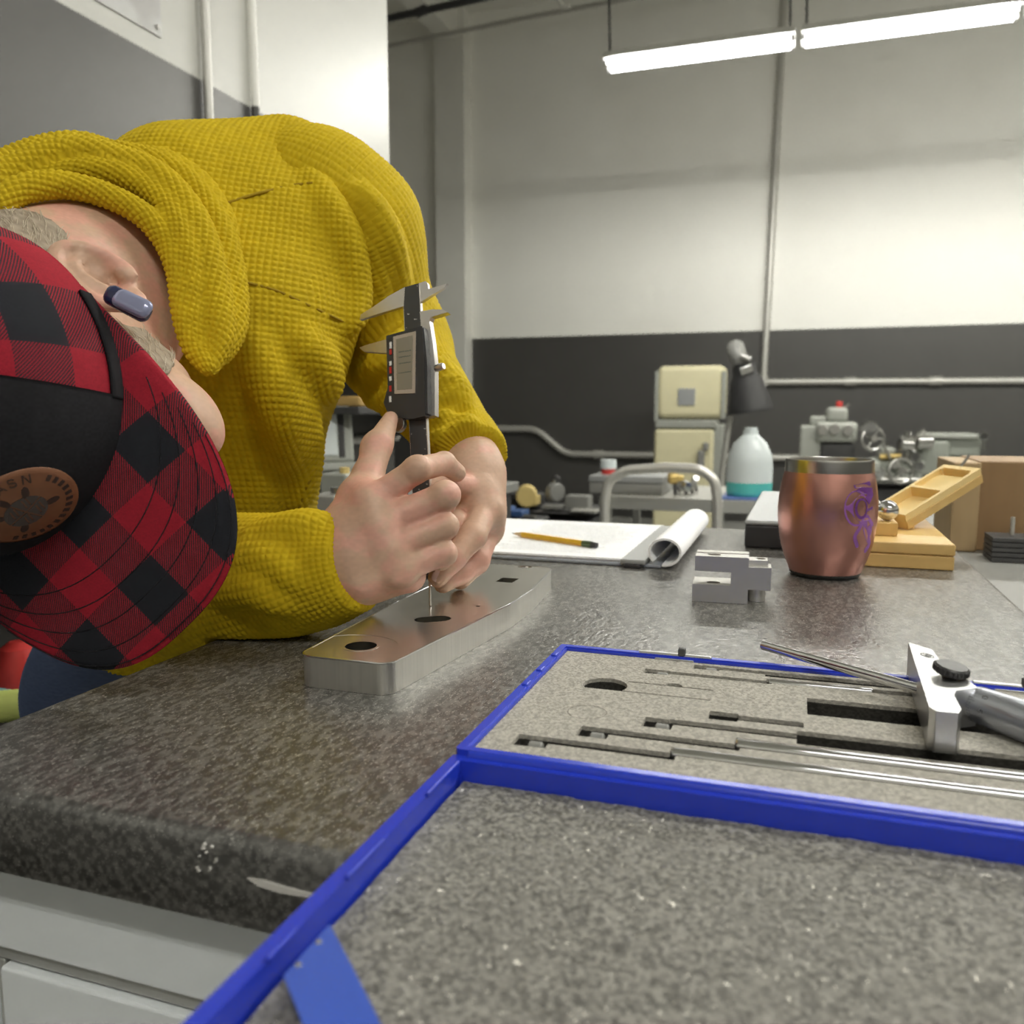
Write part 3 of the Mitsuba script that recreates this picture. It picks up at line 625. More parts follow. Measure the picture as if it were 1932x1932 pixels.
big = E_(-.1, 0, .62, .82).difference(E_(.12, -.02, .42, .58)); big = big.difference(sbox(.25, -1, 2, .15))
WR_ = (math.radians(-55), .078)
wrap(big, 'purple_print_light', 'print_swirl', *WR_, .0001, .0225)
dk = unary_union([E_(.14, -.02, .36, .48).difference(E_(.16, 0, .26, .36)), Polygon([(-.2, .78), (.1, .95), (.9, .9), (.95, .55), (.6, .15), (.35, .45), (.5, .62), (.1, .66)]), Polygon([(-.25, 1.05), (.75, 1.2), (.8, 1.0), (-.2, .9)]), Polygon([(.5, -.05), (.9, .05), (.9, -.08), (.5, -.16)])])
wrap(dk, 'purple_print', 'print_ornament', *WR_, .00022, .0225)
tl = unary_union([LineString(smooth_path([(.3, -.5, 0), (.1, -.9, 0), (-.1, -1.3, 0), (.1, -1.75, 0)], 5)[:, :2]).buffer(.09), LineString(smooth_path([(.4, -.5, 0), (.45, -1., 0), (.7, -1.4, 0), (.95, -1.7, 0), (.75, -2., 0)], 5)[:, :2]).buffer(.13), LineString([(.5, -.4), (.95, -.8)]).buffer(.1), E_(.75, -1.1, .2, .3)])
wrap(tl, 'purple_print_light', 'print_tendril', *WR_, .0001, .0225)
# ================================================================== wooden cases and things on the far right
g = thing('wooden_case', 'flat pale wooden case with a two-part lid line beside the tumbler', 'wooden box')
a0, a1 = .030, .168
part(g, 'base', rb(a0, a1, 1.032, 1.27, ZB+.0003, ZB+.0160, .0015), 'pale_wood'); part(g, 'lid', rb(a0-.0005, a1+.0005, 1.0315, 1.2705, ZB+.0166, ZB+.0295, .002), 'pale_wood')
zl = ZB+.0297
g = thing('gauge_box', 'small pale wooden fitted box with tilted open lid standing on the flat wooden case', 'wooden box')
part(g, 'base', cat([rb(.036, .114, 1.080, 1.150, zl, zl+.0155, .001)]), 'pale_wood')
cl = onz(1690, 992, zl+.004); lp = [P(1708, 990, 1.045), P(1850, 901, 1.10)]
X = lp[1]-lp[0]; Lx = np.linalg.norm(X); X /= Lx; Yd = V(-.25, 1, .25); Yd -= X*(X@Yd); Yd /= np.linalg.norm(Yd); Zd = np.cross(X, Yd)
if Zd[2] < 0: Zd = -Zd
Wd, Hd = .052, .020
outer = m3.Manifold.cube([Lx, Wd, Hd]) - m3.Manifold.cube([Lx*.40, Wd-.008, Hd]).translate([Lx*.10, .004, .007]) - m3.Manifold.cube([Lx*.36, Wd-.008, Hd]).translate([Lx*.54, .004, .013]) - m3.Manifold.cube([.008, Wd-.012, Hd]).translate([Lx*.88, .006, .009]) - m3.Manifold.cylinder(.03, .008, .008, 24).translate([Lx*.10, Wd*.45, .010])
lm = place(tm(outer), lp[0]-Zd*.016, X, Yd, Zd)
if lm.volume < 0: lm.invert()
lp = [q_+V(0, 0, max(0, zl+.0006-lm.vertices[:, 2].min())) for q_ in lp]; lm.apply_translation((0, 0, max(0, zl+.0006-lm.vertices[:, 2].min())))
part(g, 'lid', lm, 'pale_wood_inside', 'shallow lid with fitted recesses', smooth=20)
part(g, 'lid_edge', place(rb(0, Lx, -.0012, 0, 0, Hd*.55, .0004), lp[0]-Zd*.016, X, Yd, Zd), 'pale_wood')
e_ = lp[0]+X*Lx+Yd*Wd*.6; part(g, 'clasp', tube([e_, e_+X*.012+Zd*.004, e_+X*.025+Zd*.010], .0015, 8), 'polished')
part(g, 'lid_prop', tube([lp[0]+X*.01-Zd*.017, lp[0]+X*.02-Zd*.03+Yd*.03, V(.110, 1.12, zl+.016)], .002, 8), 'pale_wood')
g = thing('chrome_knob', 'shiny chrome ball knob lying on the small wooden box', 'knob')
kc = ony(1674, 974, 1.100); kc[2] = zl+.0155+.0128
part(g, 'ball', tm(m3.Manifold.sphere(.0125, 48)).apply_translation(kc), 'polished'); part(g, 'neck', place(lathe([(0, 0), (.008, 0), (.0095, .002), (.0095, .008), (.007, .010), (0, .010)], 32), kc+V(-.010, .004, .002), *basis(V(-1, .2, .25))), 'polished')
g = thing('side_table', 'pale grey table surface alongside the right edge of the workbench', 'table')
part(g, 'tabletop', rb(.225, 1.5, .60, 2.1, .825, .862, .004), 'mid_grey'); part(g, 'edge_strip', rb(.2225, .2255, .60, 2.1, .83, .860, .001), 'aluminium_trim')
for x, y in ((.27, .66), (1.45, .66), (.27, 2.04), (1.45, 2.04)): part(g, 'leg', bx(x-.02, x+.02, y-.02, y+.02, 0, .826), 'dark_grey')
g = thing('wooden_block', 'large brown wooden block with a pale corner post on the grey side table', 'wooden block')
b0 = onz(1828, 1048, .862-ZB+ZB)
part(g, 'block', rb(.262, .62, 1.45, 1.62, .8623, 1.000, .003), 'block_wood'); part(g, 'corner_post', rb(.224, .2615, 1.43, 1.60, .8623, .9985, .003), 'block_wood_end')
part(g, 'knot', place(lathe([(0, 0), (.004, 0), (.003, .0006), (0, .0006)], 16), V(.345, 1.4499, .955), *basis(V(0, -1, 0))), 'brass')
g = thing('weight_stack', 'dark stack of thin weights with a post, before the wooden block', 'weights')
wc = onz(1903, 1062, .862)
for i in range(5): part(g, 'plate', rb(wc[0]-.022, wc[0]+.05, wc[1], wc[1]+.06, .8623+i*.0072, .8623+i*.0072+.0062, .001), 'dark_grey')
part(g, 'post', cyl(wc+V(.008, .03, .036), wc+V(.008, .03, .062), .003, 14), 'conduit')
g = thing('instrument_box', 'dark box with a grey sloping top half hidden behind the tumbler', 'box')
q0 = onz(1418, 1040, ZB); 
part(g, 'body', rb(-.062, .02, 1.125, 1.26, ZB+.0003, ZB+.030, .003), 'black_plastic')
hb = [m3.Manifold.sphere(.003, 10).translate(p) for p in [(-.060, 1.127, ZB+.033), (.018, 1.127, ZB+.033), (-.045, 1.25, ZB+.060), (.018, 1.25, ZB+.060), (-.060, 1.255, ZB+.033), (.018, 1.255, ZB+.033)]]
part(g, 'lid', tm(m3.Manifold.batch_hull(hb)), 'clip_grey', 'grey sloping lid')
# ================================================================== shop machines behind
def pxbox(x0, x1, y0, y1, Y, depth, r=.01, zmin=None):       # a box measured in the picture, standing at distance Y
    a, b = ony(x0, y0, Y), ony(x1, y1, Y)
    return rb(a[0], b[0], Y, Y+depth, b[2] if zmin is None else zmin, a[2], r)
g = thing('bandsaw', 'cream vertical bandsaw cabinet against the dark back wall', 'bandsaw')
part(g, 'upper_cover', pxbox(1240, 1365, 690, 790, 7.0, .30, .05), 'machine_cream')
part(g, 'joint_band', pxbox(1236, 1352, 792, 808, 7.0, .28, .01), 'machine_grey', 'grey band between the covers')
part(g, 'lower_cover', pxbox(1234, 1344, 809, 930, 7.0, .29, .03, 0), 'machine_cream')
part(g, 'frame_side', pxbox(1344, 1362, 800, 930, 7.02, .3, .02, 0), 'machine_grey')
part(g, 'edge_band', cat([pxbox(1236, 1241, 700, 795, 6.99, .02, .003), pxbox(1362, 1368, 700, 790, 6.99, .02, .003)]), 'machine_grey')
part(g, 'label_plate', pxbox(1279, 1311, 733, 765, 6.99, .012, .003), 'clip_grey', 'grey plate')
part(g, 'blade_guide', cat([pxbox(1316, 1328, 850, 880, 6.95, .05, .01), pxbox(1326, 1336, 835, 850, 6.96, .04, .01)]), 'mid_grey')
g = thing('extraction_hood', 'dark grey cone-shaped extraction hood on a jointed arm beside the cream bandsaw', 'extraction hood')
c0, c1, c2 = ony(1416, 778, 6.0), ony(1408, 715, 6.0), ony(1400, 690, 6.0)
prof = [(.148, 0), (.150, .02), (.105, .22), (.075, .27), (.075, .33), (.068, .33), (.07, .26), (.10, .2), (.140, .01)]
part(g, 'cone', place(lathe(prof, 40), c0, *basis(c1-c0)), 'charcoal')
part(g, 'duct', tube(smooth_path([c1+V(0, 0, .0), c2, ony(1392, 672, 6.0), ony(1388, 656, 6.1), ony(1384, 600, 6.6)][:4], 5), .06, 14), 'mid_grey')
part(g, 'joint_clamp', cyl(ony(1398, 702, 5.93), ony(1420, 694, 5.93), .035, 14), 'steel'); part(g, 'joint_clamp', cyl(ony(1398, 672, 5.93), ony(1416, 680, 5.93), .025, 12), 'steel')
part(g, 'stand_pole', tube([ony(1378, 780, 6.1), ony(1368, 850, 6.1), ony(1356, 940, 6.1), V(ony(1352, 960, 6.1)[0], 6.1, 0)], .022, 10), 'conduit')
part(g, 'arm', tube([ony(1378, 780, 6.1), ony(1388, 720, 6.1), ony(1386, 672, 6.1)], .018, 10), 'dark_grey')
# wheeled cart with tube handle
g = thing('shop_cart', 'pale steel shop cart with a bent tube handle behind the clipboard', 'cart')
hp = [ony(1141, 1010, 2.45), ony(1141, 945, 2.45), ony(1147, 908, 2.45), ony(1180, 887, 2.45), ony(1250, 882, 2.45), ony(1318, 884, 2.45), ony(1348, 904, 2.45), ony(1354, 945, 2.45), ony(1355, 1010, 2.45)]
hp = [V(hp[0][0], 2.45, .25)]+hp[1:-1]+[V(hp[-1][0], 2.45, .25)]
part(g, 'handle', tube(fillet_path(hp, .02, 4), .0145, 14), 'chrome_tube', 'bent chrome tube handle')
xa, xb = ony(1135, 970, 2.5)[0], ony(1445, 970, 2.5)[0]
part(g, 'top_shelf', rb(xa, xb, 2.47, 3.0, .795, .815, .004), 'conduit'); part(g, 'shelf_edge', rb(xa, xb, 2.462, 2.47, .785, .822, .002), 'aluminium_trim')
part(g, 'middle_shelf', rb(xa, xb, 2.47, 3.0, .54, .56, .004), 'conduit'); part(g, 'lower_shelf', rb(xa, xb, 2.47, 3.0, .25, .27, .004), 'conduit')
for x in (xa+.02, xb-.02):
    for y in (2.49, 2.98): part(g, 'post', bx(x-.012, x+.012, y-.012, y+.012, .1, .8), 'aluminium_trim'); part(g, 'caster', cyl((x-.015, y, .05), (x+.015, y, .05), .05, 18), 'black_rubber')
g = thing('steel_case', 'long dark grey metal case on the cart under the tube handle', 'case')
zc = .8155
e0, e1 = ony(1117, 940, 2.6), ony(1250, 940, 2.6)
part(g, 'body', rb(e0[0]-.01, e1[0], 2.6, 2.85, zc, ony(1200, 912, 2.6)[2], .004), 'mid_grey'); part(g, 'lid', rb(e0[0]-.012, e1[0]+.002, 2.598, 2.852, ony(1200, 912, 2.6)[2]+.001, ony(1200, 899, 2.6)[2], .004), 'clip_grey')
g = thing('pump_bottle', 'clear small container with a red base standing on the grey metal case', 'bottle')
pz = ony(1200, 899, 2.6)[2]+.0005; px_ = ony(1150, 895, 2.7)[0]
part(g, 'base', cyl((px_, 2.68, pz), (px_, 2.68, pz+.016), .022, 18), 'red_plastic'); part(g, 'cup', cyl((px_, 2.68, pz+.016), (px_, 2.68, pz+.045), .026, 18), 'jug_plastic')
for i, (x, yy, r_) in enumerate([(1272, 902, .018), (1292, 918, .017), (1303, 935, .015), (1280, 938, .014), (1312, 905, .012)]):
    g = thing('clamp_fitting', ['brass-coloured fitting at the left of the pile under the handle', 'bright steel fitting in the middle of the pile under the handle', 'small steel fitting at the lower right of the pile under the handle', 'dark fitting at the bottom of the pile under the handle', 'topmost steel fitting of the pile under the handle'][i], 'fitting', None)
    c = ony(x, yy, 2.62+.03*i); c[2] = max(c[2], zc+r_*1.55)
    part(g, 'body', place(lathe([(0, -r_), (r_*.8, -r_), (r_, -r_*.7), (r_, r_*.4), (r_*.6, r_*.7), (r_*.6, r_*1.5), (0, r_*1.5)], 18), c, *basis(V(math.cos(i*2.), .4, .5*math.sin(i*3.)))), ['brass', 'polished', 'steel', 'charcoal', 'steel'][i])
    part(g, 'stem', cyl(c, V(c[0]+.004, c[1]+.008, zc+.003), r_*.35, 10), 'dark_grey')
# jug with teal liquid
g = thing('jug', 'translucent white plastic bottle with teal liquid at the bottom, behind the tumbler', 'bottle')
jc = ony(1410, 934, 2.55); jz = .8235; jr = .0665
jt = [(0, 0), (jr*.92, 0), (jr, .008), (jr, .095), (jr*.93, .125), (jr*.72, .158), (jr*.36, .182), (jr*.33, .186), (jr*.33, .196), (0, .196)]
sc_ = (ony(1410, 813, 2.55)[2]-jz)/.196
J = [(a_, b_*sc_) for a_, b_ in jt]
lo_ = [(0, 0), (jr*.92, 0), (jr, .008), (jr, .040*sc_), (0, .040*sc_)]; hi_ = [(0, .0402*sc_), (jr*.997, .0402*sc_)]+J[3:]
part(g, 'liquid', lathe(lo_, 40).apply_translation((jc[0], 2.62, jz)), 'teal_liquid', 'teal liquid in the bottom'); part(g, 'shell', lathe(hi_, 40).apply_translation((jc[0], 2.62, jz)), 'jug_plastic')
part(g, 'cap', cyl((jc[0], 2.62, jz+.196*sc_), (jc[0], 2.62, jz+.205*sc_), jr*.28, 20), 'jug_plastic')
g = thing('drip_tray', 'small blue tray under the bottle with teal liquid', 'tray'); part(g, 'pan', rb(jc[0]-.075, jc[0]+.075, 2.54, 2.70, .8155, .8225, .002), 'blue_base')
g = thing('open_binder', 'pale open notebook on the middle shelf of the cart', 'book'); part(g, 'pages', rb(xa+.06, xa+.25, 2.5, 2.72, .5605, .60, .004), 'paper'); part(g, 'cover', rb(xa+.055, xa+.255, 2.495, 2.725, .6005, .604, .001), 'grey_board')
# milling machine
def mach(name, label, catg, items, Y):
    g = thing(name, label, catg)
    for it in items:
        kind, m, nm = it[0], it[1], it[2]
        if kind == 'b': part(g, nm, pxbox(*it[3], Y+it[4], it[5], .012 if len(it) < 7 else it[6], it[7] if len(it) > 7 else None), m)
        elif kind == 'c':
            (x, y), r_, dy, L = it[3], it[4], it[5], it[6]; c = ony(x, y, Y+dy); part(g, nm, place(lathe([(0, 0), (r_*.85, 0), (r_, r_*.15), (r_, L-r_*.15), (r_*.85, L), (0, L)], 24), c, *basis(V(*it[7]) if len(it) > 7 else V(0, 1, 0))), m)
        elif kind == 't': part(g, nm, tube([ony(*q_, Y+it[4]) for q_ in it[3]], it[5], 10), m)
        elif kind == 'w':
            c = ony(*it[3], Y+it[5]); a_ = np.linspace(0, 2*math.pi, 25)[:-1]; r_ = it[4]; xx, yy, _ = basis(V(.3, -1, .1))
            part(g, nm, tube([c+r_*(math.cos(q_)*xx+math.sin(q_)*yy) for q_ in a_], r_*.13, 8, closed=True), m)
            part(g, 'wheel_hub', place(lathe([(0, -.03), (r_*.3, -.03), (r_*.3, .03), (0, .03)], 16), c, xx, yy, np.cross(xx, yy)), m)
            for q_ in (0, 2.1, 4.2): part(g, 'spoke', cyl(c, c+r_*(math.cos(q_)*xx+math.sin(q_)*yy), r_*.08, 8), m)
    return g
mach('milling_machine', 'grey milling machine head with bright dials above the tumbler', 'machine', [
    ('b', 'machine_grey', 'column', (1510, 1545, 803, 930), .05, .35, .02, 0), ('b', 'machine_grey', 'head', (1540, 1618, 796, 835), 0, .35, .03),
    ('b', 'dark_grey', 'spindle_housing', (1548, 1612, 836, 868), .05, .25, .02), ('b', 'machine_grey', 'belt_guard', (1560, 1600, 768, 796), .05, .3, .03), ('b', 'machine_grey', 'motor_hood', (1528, 1566, 785, 804), .1, .3, .02),
    ('c', 'steel', 'dial', (1552, 812), .035, -.05, .06), ('c', 'steel', 'dial', (1575, 810), .035, -.05, .06), ('c', 'steel', 'dial', (1600, 812), .035, -.05, .06),
    ('c', 'polished', 'hub_cap', (1641, 810), .055, -.04, .09), ('w', 'steel', 'handwheel', (1647, 828), .075, -.02), ('b', 'machine_grey', 'table_slide', (1500, 1660, 868, 892), -.02, .4, .015), ('b', 'machine_green', 'base', (1525, 1640, 893, 960), .0, .4, .03, 0),
    ('c', 'red_plastic', 'stop_button', (1583, 768), .022, .1, .04, (0, 0, 1)), ('t', 'steel', 'lever', [(1590, 772), (1602, 762)], .1, .009)], 6.3)
mach('lathe', 'grey-green metal lathe with bright handles along the back wall', 'lathe', [
    ('b', 'machine_green', 'headstock', (1785, 1850, 822, 862), .05, .4, .02), ('b', 'machine_grey', 'headstock_cover', (1742, 1848, 818, 828), 0, .4, .01), ('b', 'machine_green', 'gear_cover', (1735, 1790, 830, 900), 0, .45, .03),
    ('b', 'machine_grey', 'bed', (1640, 1905, 905, 918), 0, .4, .012), ('b', 'machine_grey', 'guide_way', (1775, 1915, 864, 876), -.05, .3, .012), ('b', 'machine_green', 'carriage', (1648, 1745, 868, 900), -.05, .45, .02), ('b', 'charcoal', 'cabinet', (1645, 1920, 920, 990), .05, .5, .02, 0),
    ('c', 'polished', 'ball_handle', (1857, 823), .030, -.06, .06), ('t', 'steel', 'handle_stem', [(1857, 826), (1858, 850)], 0, .012), ('c', 'steel', 'chuck', (1758, 834), .055, -.04, .12, (-1, -.3, 0)), ('c', 'polished', 'knob', (1727, 862), .034, -.1, .05),
    ('c', 'steel', 'knob', (1690, 876), .034, -.12, .06), ('w', 'steel', 'handwheel', (1700, 888), .09, -.12), ('t', 'steel', 'tool_post', [(1712, 868), (1714, 815)], -.02, .022), ('t', 'steel', 'work_lamp', [(1722, 830), (1745, 812)], 0, .018), ('t', 'brass', 'feed_rod', [(1660, 862), (1700, 860)], -.05, .02),
    ('b', 'machine_grey', 'tailstock', (1660, 1690, 845, 866), -.03, .3, .02), ('c', 'polished', 'lever_knob', (1668, 838), .022, -.1, .045), ('t', 'steel', 'lever', [(1668, 840), (1680, 866)], -.1, .010),
    ('c', 'steel', 'collet_ring', (1722, 840), .045, -.08, .10, (-1, -.4, .1)), ('t', 'polished', 'cross_lever', [(1700, 822), (1728, 852)], -.12, .011), ('t', 'steel', 'rack_bar', [(1645, 903), (1760, 905)], -.1, .016), ('c', 'polished', 'dial', (1660, 892), .04, -.14, .05), ('c', 'polished', 'dial', (1735, 880), .035, -.14, .05), ('b', 'machine_grey', 'apron', (1655, 1740, 893, 904), -.06, .1, .01),
    ('t', 'conduit', 'rail', [(1800, 868), (1912, 871), (1916, 900)], -.1, .02)], 7.0)
mach('small_grinder', 'dark bench grinder with a yellow guard, right of the hands', 'grinder', [
    ('c', 'yellow_part', 'guard', (994, 933), .055, 0, .12, (.3, -1, 0)), ('b', 'yellow_part', 'guard_base', (980, 1010, 935, 956), 0, .1, .01), ('b', 'charcoal', 'motor', (950, 1015, 930, 962), .05, .15, .02), ('c', 'mid_grey', 'wheel', (1042, 928), .05, .05, .05, (.8, -.6, 0)),
    ('c', 'brass', 'knob', (936, 945), .025, 0, .04), ('b', 'dark_grey', 'shelf', (900, 1120, 962, 972), -.05, .45, .01), ('b', 'mid_grey', 'tool_rest', (1065, 1110, 935, 962), 0, .1, .01), ('b', 'mid_grey', 'slide_cover', (1020, 1060, 955, 962), 0, .1, .004), ('b', 'charcoal', 'cabinet', (905, 1115, 973, 1010), 0, .4, .01, 0), ('c', 'charcoal', 'oil_cup', (1046, 905), .02, .05, .05), ('t', 'steel', 'guard_arm', [(1046, 905), (1044, 925)], .05, .008), ('b', 'conduit', 'bed', (1075, 1125, 962, 968), -.1, .1, .006)], 4.2)
g = thing('blue_vise', 'blue vise low behind the left hand', 'vise'); part(g, 'body', pxbox(928, 958, 958, 980, 3.3, .12, .01), 'blue_part'); part(g, 'jaw', pxbox(955, 985, 964, 976, 3.3, .1, .004), 'blue_part'); part(g, 'screw', cyl(ony(985, 975, 3.32), ony(1010, 977, 3.32), .012, 10), 'steel')
part(g, 'stand', rb(ony(925, 980, 3.3)[0], ony(1012, 980, 3.3)[0], 3.28, 3.5, 0, ony(940, 980, 3.3)[2]-.0, .01), 'charcoal')
g = thing('parts_table', 'long dark side bench along the partition behind the person', 'table')
part(g, 'tabletop', rb(-1.285, -.86, 1.45, 2.62, .815, .845, .004), 'mid_grey'); part(g, 'front_panel', rb(-1.25, -.88, 1.5, 2.6, .05, .815, .004), 'charcoal')
# readout with tilted screen, between torso and arm
g = thing('readout_monitor', 'grey tilted monitor seen through the gap between torso and arm', 'monitor')
q = P(628, 815, 2.30); fx = V(.80, .60, 0); fz = V(-.25*.6, .25*.8, 1); fz /= np.linalg.norm(fz); fy = np.cross(fz, fx)
part(g, 'housing', place(rb(-.085, .055, -.0, .16, -.085, .075, .012), q, fx, fy, fz), 'machine_grey')
part(g, 'screen', place(rb(-.073, .012, -.004, .004, -.066, .060, .004), q, fx, fy, fz), 'jug_plastic'); part(g, 'bezel_bar', place(rb(.014, .030, -.004, .004, -.070, .062, .002), q, fx, fy, fz), 'charcoal')
part(g, 'foot', place(rb(-.10, .06, -.02, .16, -.110, -.086, .006), q, fx, fy, fz), 'machine_grey')
fz0 = q[2]-.105; part(g, 'stand', cyl(q+V(0, .08, -.105), V(q[0], q[1]+.08, .8455), .03, 16), 'dark_grey')
for i, (x, y, Y_, w, h, m_, lb) in enumerate([(628, 912, 2.0, .07, .045, 'machine_grey', 'grey angled block behind the torso edge'), (608, 948, 1.72, .06, .03, 'conduit', 'pale flat metal part behind the torso edge'), (660, 800, 2.25, .02, .03, 'yellow_part', 'small tan knob in front of the wall conduit')]):
    q = P(x, y, Y_); zz = .8455 if i < 2 else q[2]-h/2
    if i == 2: single('tan_knob', place(lathe([(0, 0), (.016, 0), (.02, .006), (.02, .02), (.012, .03), (0, .03)], 24), V(-1.275, 2.0, .985), *basis(V(1, 0, 0))), m_, lb, 'knob')
    else:
        gg = thing('machine_part', lb, 'machine part'); part(gg, 'block', rb(q[0]-w/2, q[0]+w/2, q[1], q[1]+.12, zz, q[2]+h/2, .006), m_); part(gg, 'cap', cyl((q[0]+.015, q[1]+.03, q[2]+h/2), (q[0]+.015, q[1]+.03, q[2]+h/2+.014), .012, 14), 'yellow_part' if i == 0 else 'steel')
g = thing('wall_shelf', 'dark shelf on the partition behind the arm', 'shelf'); part(g, 'board', rb(-1.299, -1.10, 2.0, 2.58, 1.065, 1.085, .003), 'dark_grey'); part(g, 'upper_board', rb(-1.299, -1.10, 2.0, 2.58, 1.215, 1.235, .003), 'dark_grey')
part(g, 'upright', rb(-1.299, -1.10, 2.56, 2.58, .99, 1.235, .003), 'dark_grey')
single('wood_block', rb(-1.25, -1.15, 2.1, 2.32, 1.0855, 1.115, .008), 'pale_wood', 'small tan block on the dark wall shelf behind the arm', 'block')
# low shelf at the lower left, behind the cap brim
g = thing('low_rack', 'dark low rack against the partition at the lower left edge', 'rack')
part(g, 'board', rb(-1.298, -1.08, .80, 1.35, .50, .52, .003), 'charcoal'); part(g, 'upper_board', rb(-1.298, -1.10, .80, 1.35, .80, .82, .003), 'charcoal')
for y in (.81, 1.34): part(g, 'leg', rb(-1.298, -1.08, y-.01, y+.01, 0, .82, .003), 'charcoal')
g = thing('red_can', 'rounded red container at the lower left beside the jeans', 'container'); q = P(36, 1272, 1.36)
part(g, 'body', lathe([(0, 0), (.030, 0), (.034, .01), (.034, .07), (.026, .10), (.012, .11), (0, .11)], 28).apply_translation((q[0], q[1], .5205+.08)), 'red_plastic'); part(g, 'pedestal', cyl((q[0], q[1], .5205), (q[0], q[1], .60), .04, 20), 'charcoal')
g = thing('teal_box', 'teal box under the red container at the left edge', 'box'); q = P(8, 1322, 1.30); part(g, 'body', rb(q[0]-.06, q[0]+.035, q[1]-.10, q[1]-.012, .5205, q[2]+.014, .01), 'teal_plastic'); part(g, 'lid', rb(q[0]-.062, q[0]+.037, q[1]-.102, q[1]-.010, q[2]+.015, q[2]+.026, .005), 'teal_plastic')
g = thing('lime_bottle', 'lime yellow bottle lying by the bench corner at the left edge', 'bottle'); q = P(22, 1345, 1.16); part(g, 'body', place(lathe([(0, 0), (.020, 0), (.022, .01), (.022, .09), (.012, .115), (.01, .13), (0, .13)], 24), q+V(-.06, 0, 0), *basis(V(1, .25, .1))), 'lime_plastic'); part(g, 'holder', rb(q[0]-.07, q[0]+.08, q[1]-.03, q[1]+.04, .0, q[2]-.024, .004), 'charcoal')
# ================================================================== digital caliper
CT, CB = P(777, 540, .735), P(806, 1112, .692)
CA = CB-CT; CLEN = np.linalg.norm(CA); CA /= CLEN
tc = EYE-(CT+CB)/2; tc -= CA*(tc@CA); tc /= np.linalg.norm(tc); rt = np.cross(CA, tc); rt = rt if rt@RT > 0 else -rt
yw = math.radians(30); CN = math.cos(yw)*tc-math.sin(yw)*rt; CW = math.cos(yw)*rt+math.sin(yw)*tc
def cal(poly, n0, n1):      # polygon in (width, length) millimetres, from n0 to n1 towards the viewer side
    m = extr(poly if not isinstance(poly, list) else Polygon(poly), (n1-n0)); m.apply_translation((0, 0, n0)); v = m.vertices
    m.vertices = CT+v[:, :1]*CW+v[:, 1:2]*CA+v[:, 2:]*CN
    if m.volume < 0: m.invert()
    return m
def cpx(x, y):              # picture measure -> caliper width, length
    s = (y-540)/572*CLEN; cx = 777+(806-777)*(y-540)/572; return ((x-cx)*.735/1600/math.cos(yw), s)
g = thing('digital_caliper', 'digital caliper with black slider held upright in both hands on the steel plate', 'caliper')
part(g, 'beam', cal(rrect(-.0080, .0080, .0, .226, .0005), -.0018, .0018), 'caliper_beam', 'black speckled beam'); 
part(g, 'beam_edge', cat([cal(sbox(-.0084, .001, -.0080, .226), -.0019, .0019), cal(sbox(.0080, .001, .0086, .226), -.0019, .0019)]), 'caliper_steel')
part(g, 'fixed_jaw', cat([cal([cpx(*p) for p in [(766, 540), (735, 549), (705, 562), (680, 571), (678, 581), (764, 577)]], -.0018, .0019), cal([cpx(*p) for p in [(790, 540), (804, 539), (808, 544), (810, 556), (844, 555), (838, 562), (812, 571), (798, 577), (790, 577)]], -.0018, .0016)]), 'caliper_steel', 'pale steel fixed jaws')
part(g, 'sliding_jaw', cat([cal([cpx(*p) for p in [(678, 637), (690, 635), (744, 633), (744, 664), (718, 657), (700, 651), (686, 646)]], -.0018, .0019), cal([cpx(*p) for p in [(794, 596), (818, 598), (838, 604), (845, 611), (815, 612), (812, 618), (818, 660), (822, 700), (822, 800), (806, 800), (798, 640)]], -.0045, .0020)]), 'caliper_steel', 'steel sliding jaws')
sl = part(g, 'slider', cal(Polygon([cpx(*p) for p in [(741, 636), (806, 634), (810, 700), (811, 801), (790, 802), (748, 790), (737, 762), (745, 735)]]).buffer(.001).buffer(-.0003), .0020, .0095), 'caliper_black', 'black plastic slider head')
part(sl, 'side_cheek', cal([cpx(*p) for p in [(806, 636), (809, 636), (815, 700), (816, 798), (810, 798)]], -.004, .0085), 'caliper_black')
scr = [cpx(*p) for p in [(754, 640), (796, 640), (795, 757), (757, 750)]]
part(sl, 'screen_frame', cal(Polygon(scr), .0094, .0103), 'lcd_frame'); sc2 = Polygon([cpx(*p) for p in [(760, 647), (791, 647), (790, 748), (762, 744)]])
part(sl, 'display', cal(sc2, .0102, .0107), 'lcd', 'grey liquid crystal display')
part(sl, 'display_marks', cat([cal([cpx(*p) for p in [(765, y_), (788, y_+2), (788, y_+4), (765, y_+2)]], .0107, .01075) for y_ in (672, 682, 694, 712)]), 'lcd_ink')
for i, (y_, m_, w) in enumerate([(655, 'white_mark', 9), (668, 'red_mark', 7), (690, 'white_mark', 6), (703, 'red_mark', 9), (719, 'white_mark', 6), (738, 'red_mark', 8), (758, 'white_mark', 8)]):
    part(sl, 'button', cal([cpx(*p) for p in [(746.5, y_-w/1.4), (750.5, y_-w/1.4), (751, y_+w/1.4), (747, y_+w/1.4)]], .0094, .0101), m_)
tw = CT+CW*cpx(800, 702)[0]+CA*cpx(800, 702)[1]
part(g, 'lock_screw', place(lathe([(0, .004), (.0016, .004), (.0016, .010), (.0028, .010), (.0032, .0108), (.0032, .0175), (.0026, .0185), (0, .0185)], 20), CT+CW*.0095+CA*cpx(800, 711)[1]-CN*.001, *basis(CW+.15*CN)), 'steel', 'small steel lock screw')
part(g, 'thumb_wheel', place(lathe([(0, -.0028), (.0064, -.0028), (.0070, -.002), (.0070, .002), (.0064, .0028), (0, .0028)], 28), CT+CW*cpx(760, 806)[0]+CA*cpx(759, 806)[1]+CN*.006, CW, CA, np.cross(CW, CA)), 'steel', 'round thumb wheel')
